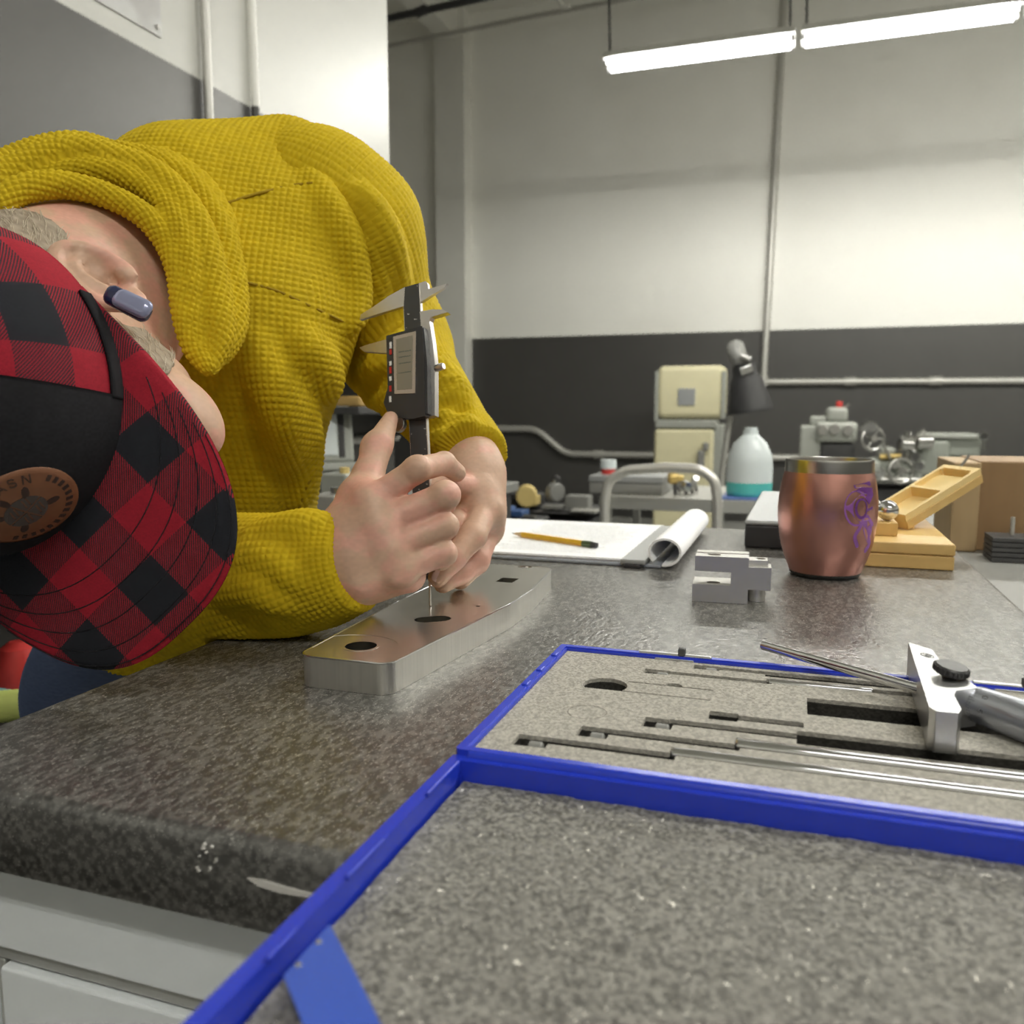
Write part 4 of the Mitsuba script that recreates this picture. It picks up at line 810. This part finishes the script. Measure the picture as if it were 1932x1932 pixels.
part(g, 'end_stop', cal([(-.0072, .224), (.0072, .224), (.0072, CLEN-.011), (.002, CLEN-.009), (-.0072, CLEN-.006)], -.0016, .0016), 'earpiece_dark', 'dark blue end of the beam')
rodend = onz(812, 1143, ZB+PH+.0006); part(g, 'depth_rod', cat([cyl(CT+CW*.0045+CA*.20, rodend, .0009, 10), cal([(.0030, .222), (.0062, .222), (.0062, CLEN-.004), (.0040, CLEN-.004)], -.0008, .0020)]), 'caliper_steel', 'thin steel depth rod')
# ================================================================== person
def cam_dir(x, y, z): return RT*x+UP*y-FW*z
HF, HL = cam_dir(.6842, -.7292, .0116), cam_dir(.7262, .6828, .0799)
HF /= np.linalg.norm(HF); HL -= HF*(HL@HF); HL /= np.linalg.norm(HL); HU = np.cross(HF, HL)
HC = P(1, 758, .530)
def hd(f, l, u): return HC+HF*f+HL*l+HU*u
AXH = (HF, HL, HU)
pr_ = 'person'; thing(pr_, 'person in a mustard waffle-knit hoodie and plaid cap bending over the bench with a caliper', 'person')
# --- joints
NECK0, NECK1 = hd(-.035, 0, -.07), P(285, 500, .75)
R_SH, R_EL, R_WR = P(225, 800, .765), P(262, 1118, .735), P(668, 1052, .640)
L_SH, L_EL, L_WR = P(600, 400, .85), P(742, 655, .95), P(893, 872, .775)
CHEST, BELLY, PELV = P(380, 600, .85), P(360, 880, .92), P(345, 1270, 1.06)
# --- head
hf = Field(HC-.22, HC+.22, .0026)
hf.ell(hd(-.012, 0, .020), (.099, .083, .094), AXH, .0); hf.ell(hd(.020, 0, -.045), (.074, .076, .088), AXH, .02)
hf.cone(hd(.02, .042, -.100), hd(.072, .010, -.125), .032, .022, .02); hf.cone(hd(.02, -.042, -.100), hd(.072, -.010, -.125), .032, .022, .02)
hf.cone(hd(.084, .026, .000), hd(.084, -.026, .000), .014, .014, .012)
hf.cone(hd(.092, 0, -.010), hd(.114, 0, -.046), .008, .012, .008); hf.cone(hd(.102, .013, -.050), hd(.102, -.013, -.050), .0065, .0065, .006)
for s in (-1, 1):
    hf.ell(hd(.087, s*.034, -.014), (.013, .017, .011), AXH, .006, cut=True); hf.ell(hd(.080, s*.034, -.015), (.012, .013, .0105), AXH, .003)
    hf.ell(hd(.066, s*.062, -.050), (.036, .024, .030), AXH, .02)
hf.cone(hd(.095, .020, -.080), hd(.095, -.020, -.080), .006, .006, .006); hf.cone(hd(.093, .016, -.091), hd(.093, -.016, -.091), .0065, .0065, .006)
hf.cone(NECK0, NECK1, .058, .056, .03); hf.cone(hd(-.02, 0, -.10), NECK1, .050, .052, .03)
hf.cone(hd(-.062, 0, -.02), P(222, 462, .735), .058, .052, .03)
skull = hf.g.copy()
for s in (-1, 1):
    ec = hd(-.022, s*.092, -.022); A3 = HU*.72+HL*s*.62-HF*.10; A3 /= np.linalg.norm(A3)      # auricle: centre, outward normal, long axis, rim side
    A2 = -HF*.93+HU*.25; A2 -= A3*(A2@A3); A2 /= np.linalg.norm(A2); A1 = np.cross(A2, A3); A1 = A1 if A1@HU > 0 else -A1
    E = lambda x, y, z: ec+A1*x+A2*y+A3*z
    hf.cone(hd(-.020, s*.062, -.030), ec-A3*.004, .020, .012, .008)
    hf.ell(ec, (.0185, .0300, .0065), (A1, A2, A3), .005)
    hf.ell(E(-.001, -.002, .0075), (.0125, .0225, .0075), (A1, A2, A3), .003, cut=True)
    rim = [E(.0178*math.cos(q)*(1-.10*math.sin(q)), .0290*math.sin(q), .0042) for q in np.linspace(-1.15, 3.7, 26)]
    hf.chain(rim, np.interp(np.linspace(0, 1, 26), [0, .15, .5, .85, 1], [.0032, .0042, .0044, .0036, .0030]), .0028)
    hf.chain([E(.009*math.cos(q)-.002, .0165*math.sin(q)+.001, .0018+.002*math.cos(q)) for q in np.linspace(-.9, 2.2, 12)], .0031, .003)
    hf.ell(E(-.006, -.006, .002), (.0055, .0075, .0060), (A1, A2, A3), .002, cut=True)
    hf.ell(E(-.0015, -.0265, .001), (.0095, .0095, .0048), (A1, A2, A3), .004); hf.ell(E(-.0125, -.008, .004), (.0038, .0065, .0042), (A1, A2, A3), .003)
head = hf.mesh(2)
# --- right hand (nearer, back of the hand to the viewer, thumb up on the wheel)
def hand(lo, hi, build, h=.0018):
    pts = np.array([lo, hi]); f = Field(pts.min(0)-.06, pts.max(0)+.06, h); build(f); return f
def fingers(f, defs, k=.0035):
    for pts, rs in defs: f.chain([P(*q) for q in pts], [r_ for r_ in rs], k)
RF = [  # px, py, depth
    ([(700, 948, .640), (786, 886, .640), (838, 874, .668), (862, 892, .690)], [.0115, .0098, .0090, .0076]),
    ([(716, 990, .634), (842, 934, .640), (838, 950, .676), (806, 962, .694)], [.0122, .0105, .0090, .0078]),
    ([(730, 1032, .632), (840, 992, .640), (834, 1004, .676), (802, 1008, .692)], [.0118, .0100, .0088, .0076]),
    ([(752, 1072, .634), (838, 1044, .642), (832, 1056, .672), (802, 1058, .688)], [.0112, .0096, .0080, .0070]),
    ([(676, 960, .655), (694, 898, .668), (716, 836, .684), (737, 790, .706)], [.0165, .0125, .0110, .0064])]
def b_right(f):
    f.cone(R_EL+(R_WR-R_EL)*.55, R_WR, .032, .027, .0); f.cone(P(660, 1000, .652), P(690, 1078, .645), .022, .021, .02)
    W0 = P(668, 1035, .650)
    for (pts, rs), rr in zip(RF[:4], (.0165, .017, .0165, .015)): f.cone(W0, P(*pts[0]), .0235, rr, .012)
    f.cone(P(690, 930, .660), P(704, 1000, .650), .014, .017, .012); f.cone(P(676, 985, .655), P(676, 940, .658), .02, .016, .012)
    f.cone(P(700, 1085, .650), P(770, 1085, .655), .020, .014, .012)
    f.cone(P(694, 905, .668), P(708, 955, .655), .006, .009, .012)
    fingers(f, RF)
    for i, (x, y, t) in enumerate([(704, 950, .632), (716, 992, .626), (734, 1034, .625), (755, 1074, .628)]): f.ell(P(x, y, t+.006), (.0125, .0125, .009), None, .010)
    f.cone(P(786, 884, .634), P(790, 882, .634), .0088, .0088, .006); f.ell(P(836, 934, .634), (.0092,)*3, None, .006); f.ell(P(706, 846, .682), (.0112,)*3, None, .006)
fr = hand(P(640, 760, .70), P(880, 1130, .60), b_right); hand_r = fr.mesh(1)
LFN = [
    ([(896, 925, .745), (850, 908, .718), (818, 922, .712), (800, 945, .712)], [.0115, .0100, .0090, .0080]),
    ([(914, 962, .742), (892, 1012, .708), (856, 1052, .694), (826, 1090, .689)], [.0125, .0112, .0102, .0082]),
    ([(918, 1000, .765), (900, 1055, .735), (868, 1080, .722), (836, 1100, .708)], [.0125, .0110, .0100, .0085]),
    ([(880, 950, .775), (858, 985, .725), (838, 1010, .715), (824, 1032, .715)], [.0115, .0100, .0090, .0080]),
    ([(905, 940, .785), (918, 1000, .775), (900, 1060, .758), (868, 1092, .742)], [.0130, .0115, .0105, .0095])]
def b_left(f):
    f.cone(L_EL+(L_WR-L_EL)*.6, L_WR, .032, .026, .0)
    for pts, rs in LFN: f.cone(P(893, 900, .772), P(*pts[0]), .022, rs[0]*1.25, .012)
    f.cone(P(890, 905, .765), P(905, 965, .755), .026, .022, .014)
    fingers(f, LFN, .004)
fl = hand(P(780, 830, .82), P(950, 1120, .66), b_left); hand_l = fl.mesh(1)
# --- rest of the body under the clothes (coarse)
bl, bh = np.array([V(-1.15, .2, -.02), V(0, 1.25, 1.45)])
bf = Field(bl, bh, .009)
bf.cone(NECK1, CHEST, .06, .10, .03); bf.cone(CHEST, BELLY, .115, .11, .04); bf.cone(BELLY, PELV, .11, .125, .04)
bf.cone(CHEST, L_SH, .09, .050, .03); bf.cone(CHEST, R_SH, .09, .050, .03)
bf.chain([L_SH, L_EL, L_WR], [.046, .036, .024], .02); bf.chain([R_SH, R_EL, R_WR], [.046, .036, .024], .02)
HIPS = [PELV+V(.03, -.085, -.03), PELV+V(-.02, .085, -.03)]; KNEES = [V(-.66, .70, .47), V(-.70, .98, .47)]; ANK = [V(-.76, .72, .09), V(-.80, 1.0, .09)]
for a_, b_, c_ in zip(HIPS, KNEES, ANK): bf.chain([a_, b_, c_], [.082, .055, .038], .03); bf.cone(c_-V(0, 0, .04), c_+V(.13, 0, -.05), .034, .026, .02)
core = bf.mesh(1)
try:
    u_ = man(core)+man(head)+man(hand_r)+man(hand_l); body = tm(u_)
    if len(body.faces) < 5000: raise ValueError
except Exception as ex:
    body = cat([core, head, hand_r, hand_l])
part(pr_, 'body', body, 'skin', smooth=True)
# nails that show
def nail(pos, nrm, along, w, l):
    m = tm(m3.Manifold.sphere(1, 20).scale([w, l, .0011])); al_ = along-nrm*(along@nrm)/(nrm@nrm); al_ /= np.linalg.norm(al_); n_ = nrm/np.linalg.norm(nrm)
    part(pr_, 'fingernail', place(m, pos, np.cross(al_, n_), al_, n_), 'nail')
p = fl.hit(826, 1086, .6)
if p is not None: nail(p+FW*.0002, -FW+.3*RT, P(826, 1090, .689)-P(856, 1052, .694), .0045, .0058)
# --- cap
def crown_pt(phi, v, off=0.):
    b0 = .012+.020*(.5+.5*math.cos(phi)); a_ = .1055+off; w_ = .0945+off
    e = v*math.pi/2; rr = max(math.cos(e), 0)**.62; hgt = (.118+off-b0)*math.sin(e)**.95
    tilt = -.006*math.sin(e)
    return hd(-.010+a_*math.cos(phi)*rr+tilt, w_*math.sin(phi)*rr, b0+hgt)
def crown_mesh(ph0, ph1, v0, v1, off, n=90, mv=28, th_=.0018):
    ph = np.linspace(ph0, ph1, n); vv = np.linspace(v0, v1, mv)
    g0 = np.array([[crown_pt(a_, b_, off) for b_ in vv] for a_ in ph]); g1 = np.array([[crown_pt(a_, b_, off-th_) for b_ in vv] for a_ in ph])
    uv = np.array([[(a_*.082+.01, b_*.130) for b_ in vv] for a_ in ph]).reshape(-1, 2)
    v = np.vstack([g0.reshape(-1, 3), g1.reshape(-1, 3)]); N = n*mv; ii = (np.arange(n-1)[:, None]*mv+np.arange(mv-1)).ravel()
    f = [np.stack([ii, ii+mv, ii+mv+1], 1), np.stack([ii, ii+mv+1, ii+1], 1)]; f += [q[:, ::-1]+N for q in f[:2]]
    e = []
    for r_ in (np.arange(n)*mv, np.arange(n)*mv+mv-1, np.arange(mv), (n-1)*mv+np.arange(mv)):
        for a_, b_ in zip(r_, r_[1:]): e += [[a_, b_, b_+N], [a_, b_+N, a_+N]]
    m = trimesh.Trimesh(v, np.vstack(f+[np.array(e)]), process=False)
    return m, np.vstack([uv, uv])
cap = part(pr_, 'cap', *(lambda q: (q[0],))(crown_mesh(0, 2*math.pi, 0, .999, 0, 140, 36)), 'plaid', 'red and black plaid cap crown', smooth=True, uv=crown_mesh(0, 2*math.pi, 0, .999, 0, 140, 36)[1])
m, uv = crown_mesh(-.80, .80, .0, .80, .0016, 60, 24); part(cap, 'front_panel', m, 'cap_black', 'black front panel', smooth=True)
for a_ in (-1.42, .78):
    m, uv = crown_mesh(a_, a_+.64, .0, .060, .0022, 40, 4); part(cap, 'band', m, 'cap_black', 'black band strip', smooth=True)
part(cap, 'top_button', tm(m3.Manifold.sphere(.007, 20)).apply_translation(hd(-.016, 0, .119)), 'plaid', smooth=True, uv=np.zeros((len(tm(m3.Manifold.sphere(.007, 20)).vertices), 2)))
def brim_pt(th_, s):
    c_, s_ = math.cos(th_), math.sin(th_); i_ = V(-.010+.1045*c_, .0940*s_); o_ = V(.028+.159*abs(c_)**.74, .0935*math.copysign(abs(s_)**.74, s_))
    q_ = i_+(o_-i_)*s; return q_[0], q_[1], .0335-.010*(q_[1]/.09)**2-.006*s
NT, NS = 110, 14; ths = np.linspace(-1.50, 1.50, NT); bv, buv = [], []
for lay in (0, -.0030):
    for th_ in ths:
        for s in np.linspace(0, 1, NS):
            f_, l_, u_ = brim_pt(th_, s); edge = .0012*(s > .999)*(lay == 0); bv.append(hd(f_, l_, u_+lay-edge)); buv.append((f_+.0147, l_*1.125+.0442))
N = NT*NS; ii = (np.arange(NT-1)[:, None]*NS+np.arange(NS-1)).ravel()
f = [np.stack([ii, ii+NS, ii+NS+1], 1), np.stack([ii, ii+NS+1, ii+1], 1)]; f += [q_[:, ::-1]+N for q_ in f[:2]]; e = []
for r_ in (np.arange(NT)*NS, np.arange(NT)*NS+NS-1, np.arange(NS), (NT-1)*NS+np.arange(NS)):
    for a_, b_ in zip(r_, r_[1:]): e += [[a_, b_, b_+N], [a_, b_+N, a_+N]]
bm = trimesh.Trimesh(np.array(bv), np.vstack(f+[np.array(e)]), process=False)
part(cap, 'brim', bm, 'plaid', 'plaid brim', smooth=True, uv=np.array(buv))
for s in (.36, .52, .68, .84, .965):
    part(cap, 'stitch_line', tube([hd(*(V(*brim_pt(t_, s))+V(0, 0, .0002))) for t_ in np.linspace(-1.12, 1.12, 60)], .00035, 5), 'cap_black')
# leather patch wrapped on the front panel
def on_crown(x, y, off):   # x right of the wearer's view, y up, metres from the patch centre
    return crown_pt(x/.100, .27+y/.150, .0016+off)
def patch(poly, off, th_, m_, nm, parent, lab=None, kind=None):
    ms = extr(poly.segmentize(.004), th_); v = ms.vertices; ms.vertices = np.array([on_crown(a_, b_, off+c_) for a_, b_, c_ in v])
    return part(parent, nm, ms, m_, lab, kind, smooth=False)
def disc_patch(R, off, m_, nm, lab=None):
    rr = np.linspace(0, R, 9); an = np.linspace(0, 2*math.pi, 49)[:-1]; v = [on_crown(0, 0, off)]; f = []
    for r_ in rr[1:]: v += [on_crown(r_*math.cos(a_), r_*math.sin(a_), off) for a_ in an]
    v += [on_crown(R*math.cos(a_), R*math.sin(a_), off-.0024) for a_ in an]; K = 48
    for j in range(K): f.append([0, 1+j, 1+(j+1) % K])
    for i in range(8):
        for j in range(K): a_, b_ = 1+i*K+j, 1+i*K+(j+1) % K; f += [[a_, a_+K, b_+K], [a_, b_+K, b_]]
    return part(cap, nm, trimesh.Trimesh(np.array(v), np.array(f), process=False), m_, lab, smooth=True)
disc_patch(.0310, .0012, 'leather', 'leather_patch', 'round tan leather patch'); PT = cap
def glyph(txt, x, y, h, rot):
    ms = meshkit.text_mesh(txt, h, .0003); ms.apply_translation((-h*.36, -h/2, 0)); R = trimesh.transformations.rotation_matrix(rot, [0, 0, 1]); ms.apply_transform(R)
    v = ms.vertices; ms.vertices = np.array([on_crown(x+a_, y+b_, .0013+c_) for a_, b_, c_ in v]); return ms
SGN = 1
gl = []
for txt, deg in (('A', 72), ('S', 54), ('N', 36)):
    a_ = math.radians(deg); gl.append(glyph(txt, .0245*math.cos(a_), .0245*math.sin(a_), .0062, a_-math.pi/2))
for i, mm in enumerate(gl): part(cap, 'patch_letter', mm, 'leather_ink', smooth=False)
dash = [affinity.rotate(affinity.translate(sbox(-.0012, -.0020, .0012, .0020), .0250*math.cos(a_), .0250*math.sin(a_)), math.degrees(a_)-90, origin=(.0250*math.cos(a_), .0250*math.sin(a_))) for a_ in np.radians(np.arange(-150, 6, 11))]
patch(unary_union(dash), .0013, .0002, 'leather_ink', 'patch_marks', cap)
shell = affinity.scale(Point(0, 0).buffer(1, quad_segs=12), .0125, .0115)
fins = [affinity.translate(affinity.rotate(affinity.scale(Point(0, 0).buffer(1, quad_segs=6), .0042, .0022), d_), .0152*math.cos(math.radians(d_)), .0152*math.sin(math.radians(d_))) for d_ in (38, 142, 218, 322, 90)]
cuts = unary_union([LineString([(-.012, 0), (.012, 0)]).buffer(.0006), LineString([(0, -.011), (0, .011)]).buffer(.0006)]+[LineString([(x_, y_-.003), (x_+.003, y_+.003)]).buffer(.0005) for x_ in (-.007, -.004, .003, .006) for y_ in (-.005, .005)])
patch(shell.difference(cuts), .0014, .0003, 'leather_grey', 'patch_emblem', cap); patch(unary_union(fins), .0014, .0002, 'leather_ink', 'patch_fins', cap)
# --- hair: short back and sides
gh = Field(HC-.22, HC+.22, .0026); gh.g = skull-.0032
ax3 = [gh.lo[k]+gh.h*np.arange(gh.n[k]) for k in range(3)]; G = np.stack(np.meshgrid(*ax3, indexing='ij'), -1)-HC; gF, gL, gU = G@HF, G@HL, G@HU
wob = .004*(meshkit.noise(np.stack([gF*90, gL*90, gU*90], -1), 5)-.5)
line = np.where(gF > -.014, -.094+1.3*np.clip(gF-.032, 0, .1), np.where(gF > -.03, -.03-.9*(gF+.03), -.030-.75*np.clip(-gF-.03, 0, .06)))+wob
gh.g = np.maximum.reduce([gh.g, (line-gU).astype(np.float32), (gU-.040).astype(np.float32), (gF-.050+.5*np.clip(-gU-.03, 0, .1)+wob).astype(np.float32)])
part(pr_, 'hair', gh.mesh(1), 'hair', 'short greying blond hair', smooth=True)
st = []; hm = gh.mesh(1); hn = vnormals(np.asarray(hm.vertices), np.asarray(hm.faces)); hv = np.asarray(hm.vertices); seen = np.nonzero((hn*(EYE-hv)).sum(1) > .1*np.linalg.norm(EYE-hv, axis=1))[0]
for i in rng.choice(seen, 1100):
    p_, n_ = hv[i], hn[i]; d_ = -HF*rng.uniform(.6, 1)-HU*rng.uniform(.2, .8); d_ -= n_*(d_@n_); d_ /= np.linalg.norm(d_); L_ = rng.uniform(.007, .018); sd = np.cross(n_, d_)*rng.uniform(-.25, .25)
    if ((p_-hd(-.022, .092, -.022))@A2)**2/.034**2+((p_-hd(-.022, .092, -.022))@A1)**2/.024**2 < 1: continue
    st.append(tube([p_-n_*.0004+d_*L_*q+sd*L_*q*q+n_*.0016*math.sin(q*2.6) for q in (0, .35, .7, 1)], [.00032, .0003, .00024, .00008], 4))
part(pr_, 'hair_strands', cat(st), 'hair_strand', 'loose pale strands', kind='stuff', smooth=True)
ep = part(pr_, 'earpiece', place(tm(m3.Manifold.batch_hull([m3.Manifold.sphere(.0046, 20).scale([1, 1, .7]).translate([x_, y_, 0]) for x_ in (-.008, .008) for y_ in (-.0015, .0015)])), P(250, 573, .497), *(lambda z_, x_: (x_-z_*(x_@z_), np.cross(z_, x_-z_*(x_@z_)), z_))((-FW+.35*UP)/np.linalg.norm(-FW+.35*UP), (.88*RT-.47*UP))), 'earpiece', 'shiny lilac-blue earpiece by the ear')
part(ep, 'dark_side', place(tm(m3.Manifold.batch_hull([m3.Manifold.sphere(.0048, 20).translate([x_, y_, 0]) for x_ in (-.012, .008) for y_ in (-.0015, .0015)])), P(247, 576, .504), RT*.88-UP*.47, UP*.88+RT*.47, -FW), 'earpiece_dark')
# --- jeans and shoes
jf = Field(V(-1.15, .45, .02), V(-.35, 1.35, 1.0), .008)
jf.cone(BELLY+(PELV-BELLY)*.55, PELV, .125, .155, .03)
jf.ell(PELV+V(-.02, 0, .0), (.135, .185, .13), None, .03)
for a_, b_, c_ in zip(HIPS, KNEES, ANK): jf.chain([a_, b_, c_+V(0, 0, .02)], [.108, .080, .072], .03)
part(pr_, 'jeans', jf.mesh(2), 'denim', 'blue denim jeans', smooth=True)
for c_ in ANK:
    sf_ = Field(c_-V(.15, .15, .12), c_+V(.25, .15, .1), .005); sf_.cone(c_-V(.02, 0, .04), c_+V(.15, 0, -.05), .046, .036, .02, flat=None); sf_.cone(c_, c_-V(0, 0, .04), .045, .045, .02)
    sm = sf_.mesh(1); sm.vertices[:, 2] = np.maximum(sm.vertices[:, 2], .001); part(pr_, 'shoe', sm, 'shoe', 'dark shoe', smooth=True)
# --- hoodie: torso, sleeves, hood
def over_bench(f):      # cloth rests on the worktop instead of entering it
    x = f.lo[0]+f.h*np.arange(f.n[0]); z = f.lo[2]+f.h*np.arange(f.n[2])
    f.g = np.maximum(f.g, np.where(x[:, None, None] > -.433, (ZB+.0012-z)[None, None, :], -1).astype(np.float32))
def cut_plane(f, p, n):
    n = n/np.linalg.norm(n); ax_ = [f.lo[k]+f.h*np.arange(f.n[k]) for k in range(3)]
    d = (ax_[0]-p[0])[:, None, None]*n[0]+(ax_[1]-p[1])[None, :, None]*n[1]+(ax_[2]-p[2])[None, None, :]*n[2]
    f.g = np.maximum(f.g, d.astype(np.float32))
def ridges(f, defs, t0=.3, sink=.45):   # folds: raised rounded ridges following lines on the surface
    for pts, r_, k_ in defs:
        q_ = [f.hit(*p, t0=t0) for p in smooth_path([(a_, b_, 0) for a_, b_ in pts], 5)[:, :2]]; q_ = [p for p in q_ if p is not None]
        if len(q_) > 2:
            q_ = np.array(q_); q_[1:-1] = (q_[:-2]+2*q_[1:-1]+q_[2:])/4; n_ = len(q_); f.chain([p+FW*r_*sink for p in q_], r_*np.sin(np.linspace(.25, math.pi-.25, n_))**.5, k_)
def creases(f, defs, t0=.3):
    for pts, r_, k_ in defs:
        q_ = [f.hit(*p, t0=t0) for p in smooth_path([(a_, b_, 0) for a_, b_ in pts], 5)[:, :2]]; q_ = [p for p in q_ if p is not None]
        if len(q_) > 2: f.chain([p-FW*r_*.3 for p in q_], r_*np.sin(np.linspace(.25, math.pi-.25, len(q_)))**.5, k_, cut=True)
tf = Field(V(-1.02, .15, .70), V(.02, 1.20, 1.52), .0042)
tf.cone(P(350, 470, .83), CHEST, .075, .125, .04); tf.cone(CHEST, BELLY, .135, .125, .05); tf.cone(BELLY, PELV, .125, .15, .05)
tf.cone(P(360, 400, .82), P(540, 350, .87), .078, .066, .05)
tf.cone(P(460, 620, .82), P(560, 480, .83), .085, .070, .05)
tf.cone(P(470, 620, .80), P(470, 860, .86), .074, .055, .05)
tf.cone(P(540, 490, .82), P(610, 570, .825), .055, .026, .03)
tf.cone(CHEST, R_SH, .10, .075, .04)
z_ = tf.lo[2]+tf.h*np.arange(tf.n[2]); tf.g = np.maximum(tf.g, (.775-z_)[None, None, :].astype(np.float32))
ridges(tf, [([(585, 330), (625, 400), (655, 470), (668, 560), (655, 610)], .010, .016), ([(510, 700), (545, 760), (570, 850), (560, 950)], .012, .02), ([(470, 640), (520, 760), (545, 880)], .010, .02), ([(560, 640), (600, 690), (612, 740)], .010, .02)])
hd_k = part(pr_, 'hoodie', knit_planes(tf.mesh(2), (RT, UP, FW), .0054, .0017), 'knit', 'mustard yellow waffle-knit hoodie', smooth=True)
lf = Field(V(-.75, .55, .90), V(-.05, 1.15, 1.50), .0040)
lf.chain([P(590, 385, .86), P(650, 440, .875), L_EL, L_EL+(L_WR-L_EL)*.93], [.075, .072, .056, .034], .04)
lf.cone(L_EL+(L_WR-L_EL)*.88, L_EL+(L_WR-L_EL)*1.05, .0345, .035, .01)
ridges(lf, [([(665, 360), (700, 440), (712, 540), (690, 640)], .010, .014), ([(690, 360), (735, 450), (760, 560)], .009, .014), ([(680, 720), (740, 690), (800, 640)], .011, .014), ([(700, 760), (770, 730), (840, 680)], .010, .014), ([(735, 800), (800, 780), (868, 735)], .010, .013), ([(790, 830), (840, 800), (885, 800)], .008, .012), ([(810, 690), (850, 720), (872, 770)], .009, .014), ([(700, 690), (750, 660), (800, 600)], .010, .012), ([(760, 850), (820, 825), (880, 815)], .008, .010), ([(725, 775), (790, 760), (862, 720)], .009, .010)], sink=.12)
creases(lf, [([(690, 740), (750, 712), (830, 655)], .006, .008), ([(720, 782), (780, 755), (858, 706)], .006, .008), ([(770, 820), (830, 790), (880, 768)], .005, .008)])
cut_plane(lf, L_EL+(L_WR-L_EL)*.99, L_WR-L_EL)
part(hd_k, 'sleeve', knit_paths(lf.mesh(2), [smooth_path([P(560, 370, .86), P(650, 440, .875), L_EL, L_WR], 8)], .0050, .0011, 62), 'knit', 'far sleeve, wrinkled along the forearm', smooth=True)
rf = Field(V(-.75, .35, .80), V(-.18, .85, 1.12), .0036)
rf.chain([R_SH+(R_EL-R_SH)*.4, R_EL+V(0, 0, .012), R_EL+(R_WR-R_EL)*.90], [.066, .058, .037], .03)
rf.cone(P(560, 1075, .67), P(676, 1058, .648), .040, .0375, .01); rf.cone(P(380, 1150, .70), P(600, 1095, .66), .045, .036, .02)
rf.cone(P(352, 1165, .692), P(420, 1160, .69), .026, .022, .02)
ridges(rf, [([(430, 1060), (500, 1050), (560, 1100)], .009, .012), ([(470, 1010), (540, 1000), (600, 985)], .008, .012), ([(410, 1120), (480, 1110), (540, 1140)], .009, .012)])
cut_plane(rf, P(683, 1056, .646), R_WR-R_EL)
over_bench(rf)
ax_ = [rf.lo[k]+rf.h*np.arange(rf.n[k]) for k in range(3)]; on_plate = (ax_[0] > -.312)[:, None] & ((ax_[1] > .452) & (ax_[1] < .81))[None]
rf.g = np.maximum(rf.g, np.where(on_plate[:, :, None], (ZB+PH+.0020-ax_[2])[None, None, :], -1).astype(np.float32))
part(hd_k, 'sleeve', knit_paths(rf.mesh(1), [smooth_path([R_SH, R_EL, R_EL+(R_WR-R_EL)*.5, R_WR], 8)], .0046, .0010, 54), 'knit', 'near sleeve, forearm resting on the bench', smooth=True)
hdp = Field(V(-.75, .25, 1.05), V(-.20, 1.0, 1.50), .0032)
HPATHS = []
def roll(pts, t, r_, k_=.004):
    q_ = smooth_path([(x, y, tt) for (x, y), tt in zip(pts, np.interp(np.linspace(0, 1, len(pts)), np.linspace(0, 1, len(t)), t))], 6); q_ = [P(*p) for p in q_]; HPATHS.append(q_)
    hdp.chain(q_, np.interp(np.linspace(0, 1, len(q_)), np.linspace(0, 1, len(r_)), r_), k_)
roll([(-20, 400), (30, 362), (80, 350), (130, 350), (199, 368), (268, 404), (314, 456), (338, 515), (347, 590), (365, 655), (394, 694)], [.600, .625, .645, .652, .645, .640], [.008, .0085, .0080, .0078, .0082, .0078, .006])
roll([(60, 345), (150, 322), (235, 333), (297, 372), (338, 428), (360, 500), (368, 590), (385, 665)], [.650, .662, .665, .655, .648, .645], [.006, .0085, .0085, .0080, .0080, .0075, .005])
roll([(-40, 362), (20, 335), (90, 306), (140, 293), (210, 303), (290, 332), (350, 392), (387, 470), (408, 560), (416, 635), (398, 690)], [.63, .66, .672, .675, .668, .655, .645], [.012, .013, .013, .012, .0115, .0115, .010, .006])
roll([(100, 288), (190, 290), (270, 302), (340, 334), (395, 398), (427, 475), (441, 560), (437, 625), (415, 672)], [.690, .705, .705, .690, .672, .656], [.008, .010, .010, .0105, .0105, .010, .007])
roll([(-60, 380), (0, 345), (80, 305), (150, 285), (220, 300)], [.66, .68, .70, .715, .72], [.02, .02, .018, .014, .012])
roll([(250, 300), (310, 318), (365, 362), (402, 420), (425, 480)], [.735, .74, .735, .725, .71], [.010, .015, .018, .018, .012])
roll([(10, 402), (70, 388), (130, 390), (190, 388), (240, 400)], [.66, .675, .69, .70, .705], [.012, .014, .014, .012, .010])
part(hd_k, 'hood', knit_paths(hdp.mesh(1), HPATHS, .0050, .0017, 14, skew=.35), 'knit', 'bunched hood around the neck', smooth=True)
dk_ = Field(V(-.75, .25, 1.05), V(-.20, 1.0, 1.50), .005)
# seams of the yoke and the pocket edge
for pts in ([(395, 395), (470, 370), (540, 352), (590, 345)], [(455, 530), (520, 548), (580, 575), (650, 608)], [(560, 985), (566, 955), (578, 920), (590, 900)]):
    q_ = [tf.hit(*p, t0=.55) for p in smooth_path([(a_, b_, 0) for a_, b_ in pts], 6)[:, :2]]; q_ = [p for p in q_ if p is not None]
    if len(q_) > 3: part(hd_k, 'seam', tube(np.array(q_), .0014, 6), 'stitch', smooth=True)
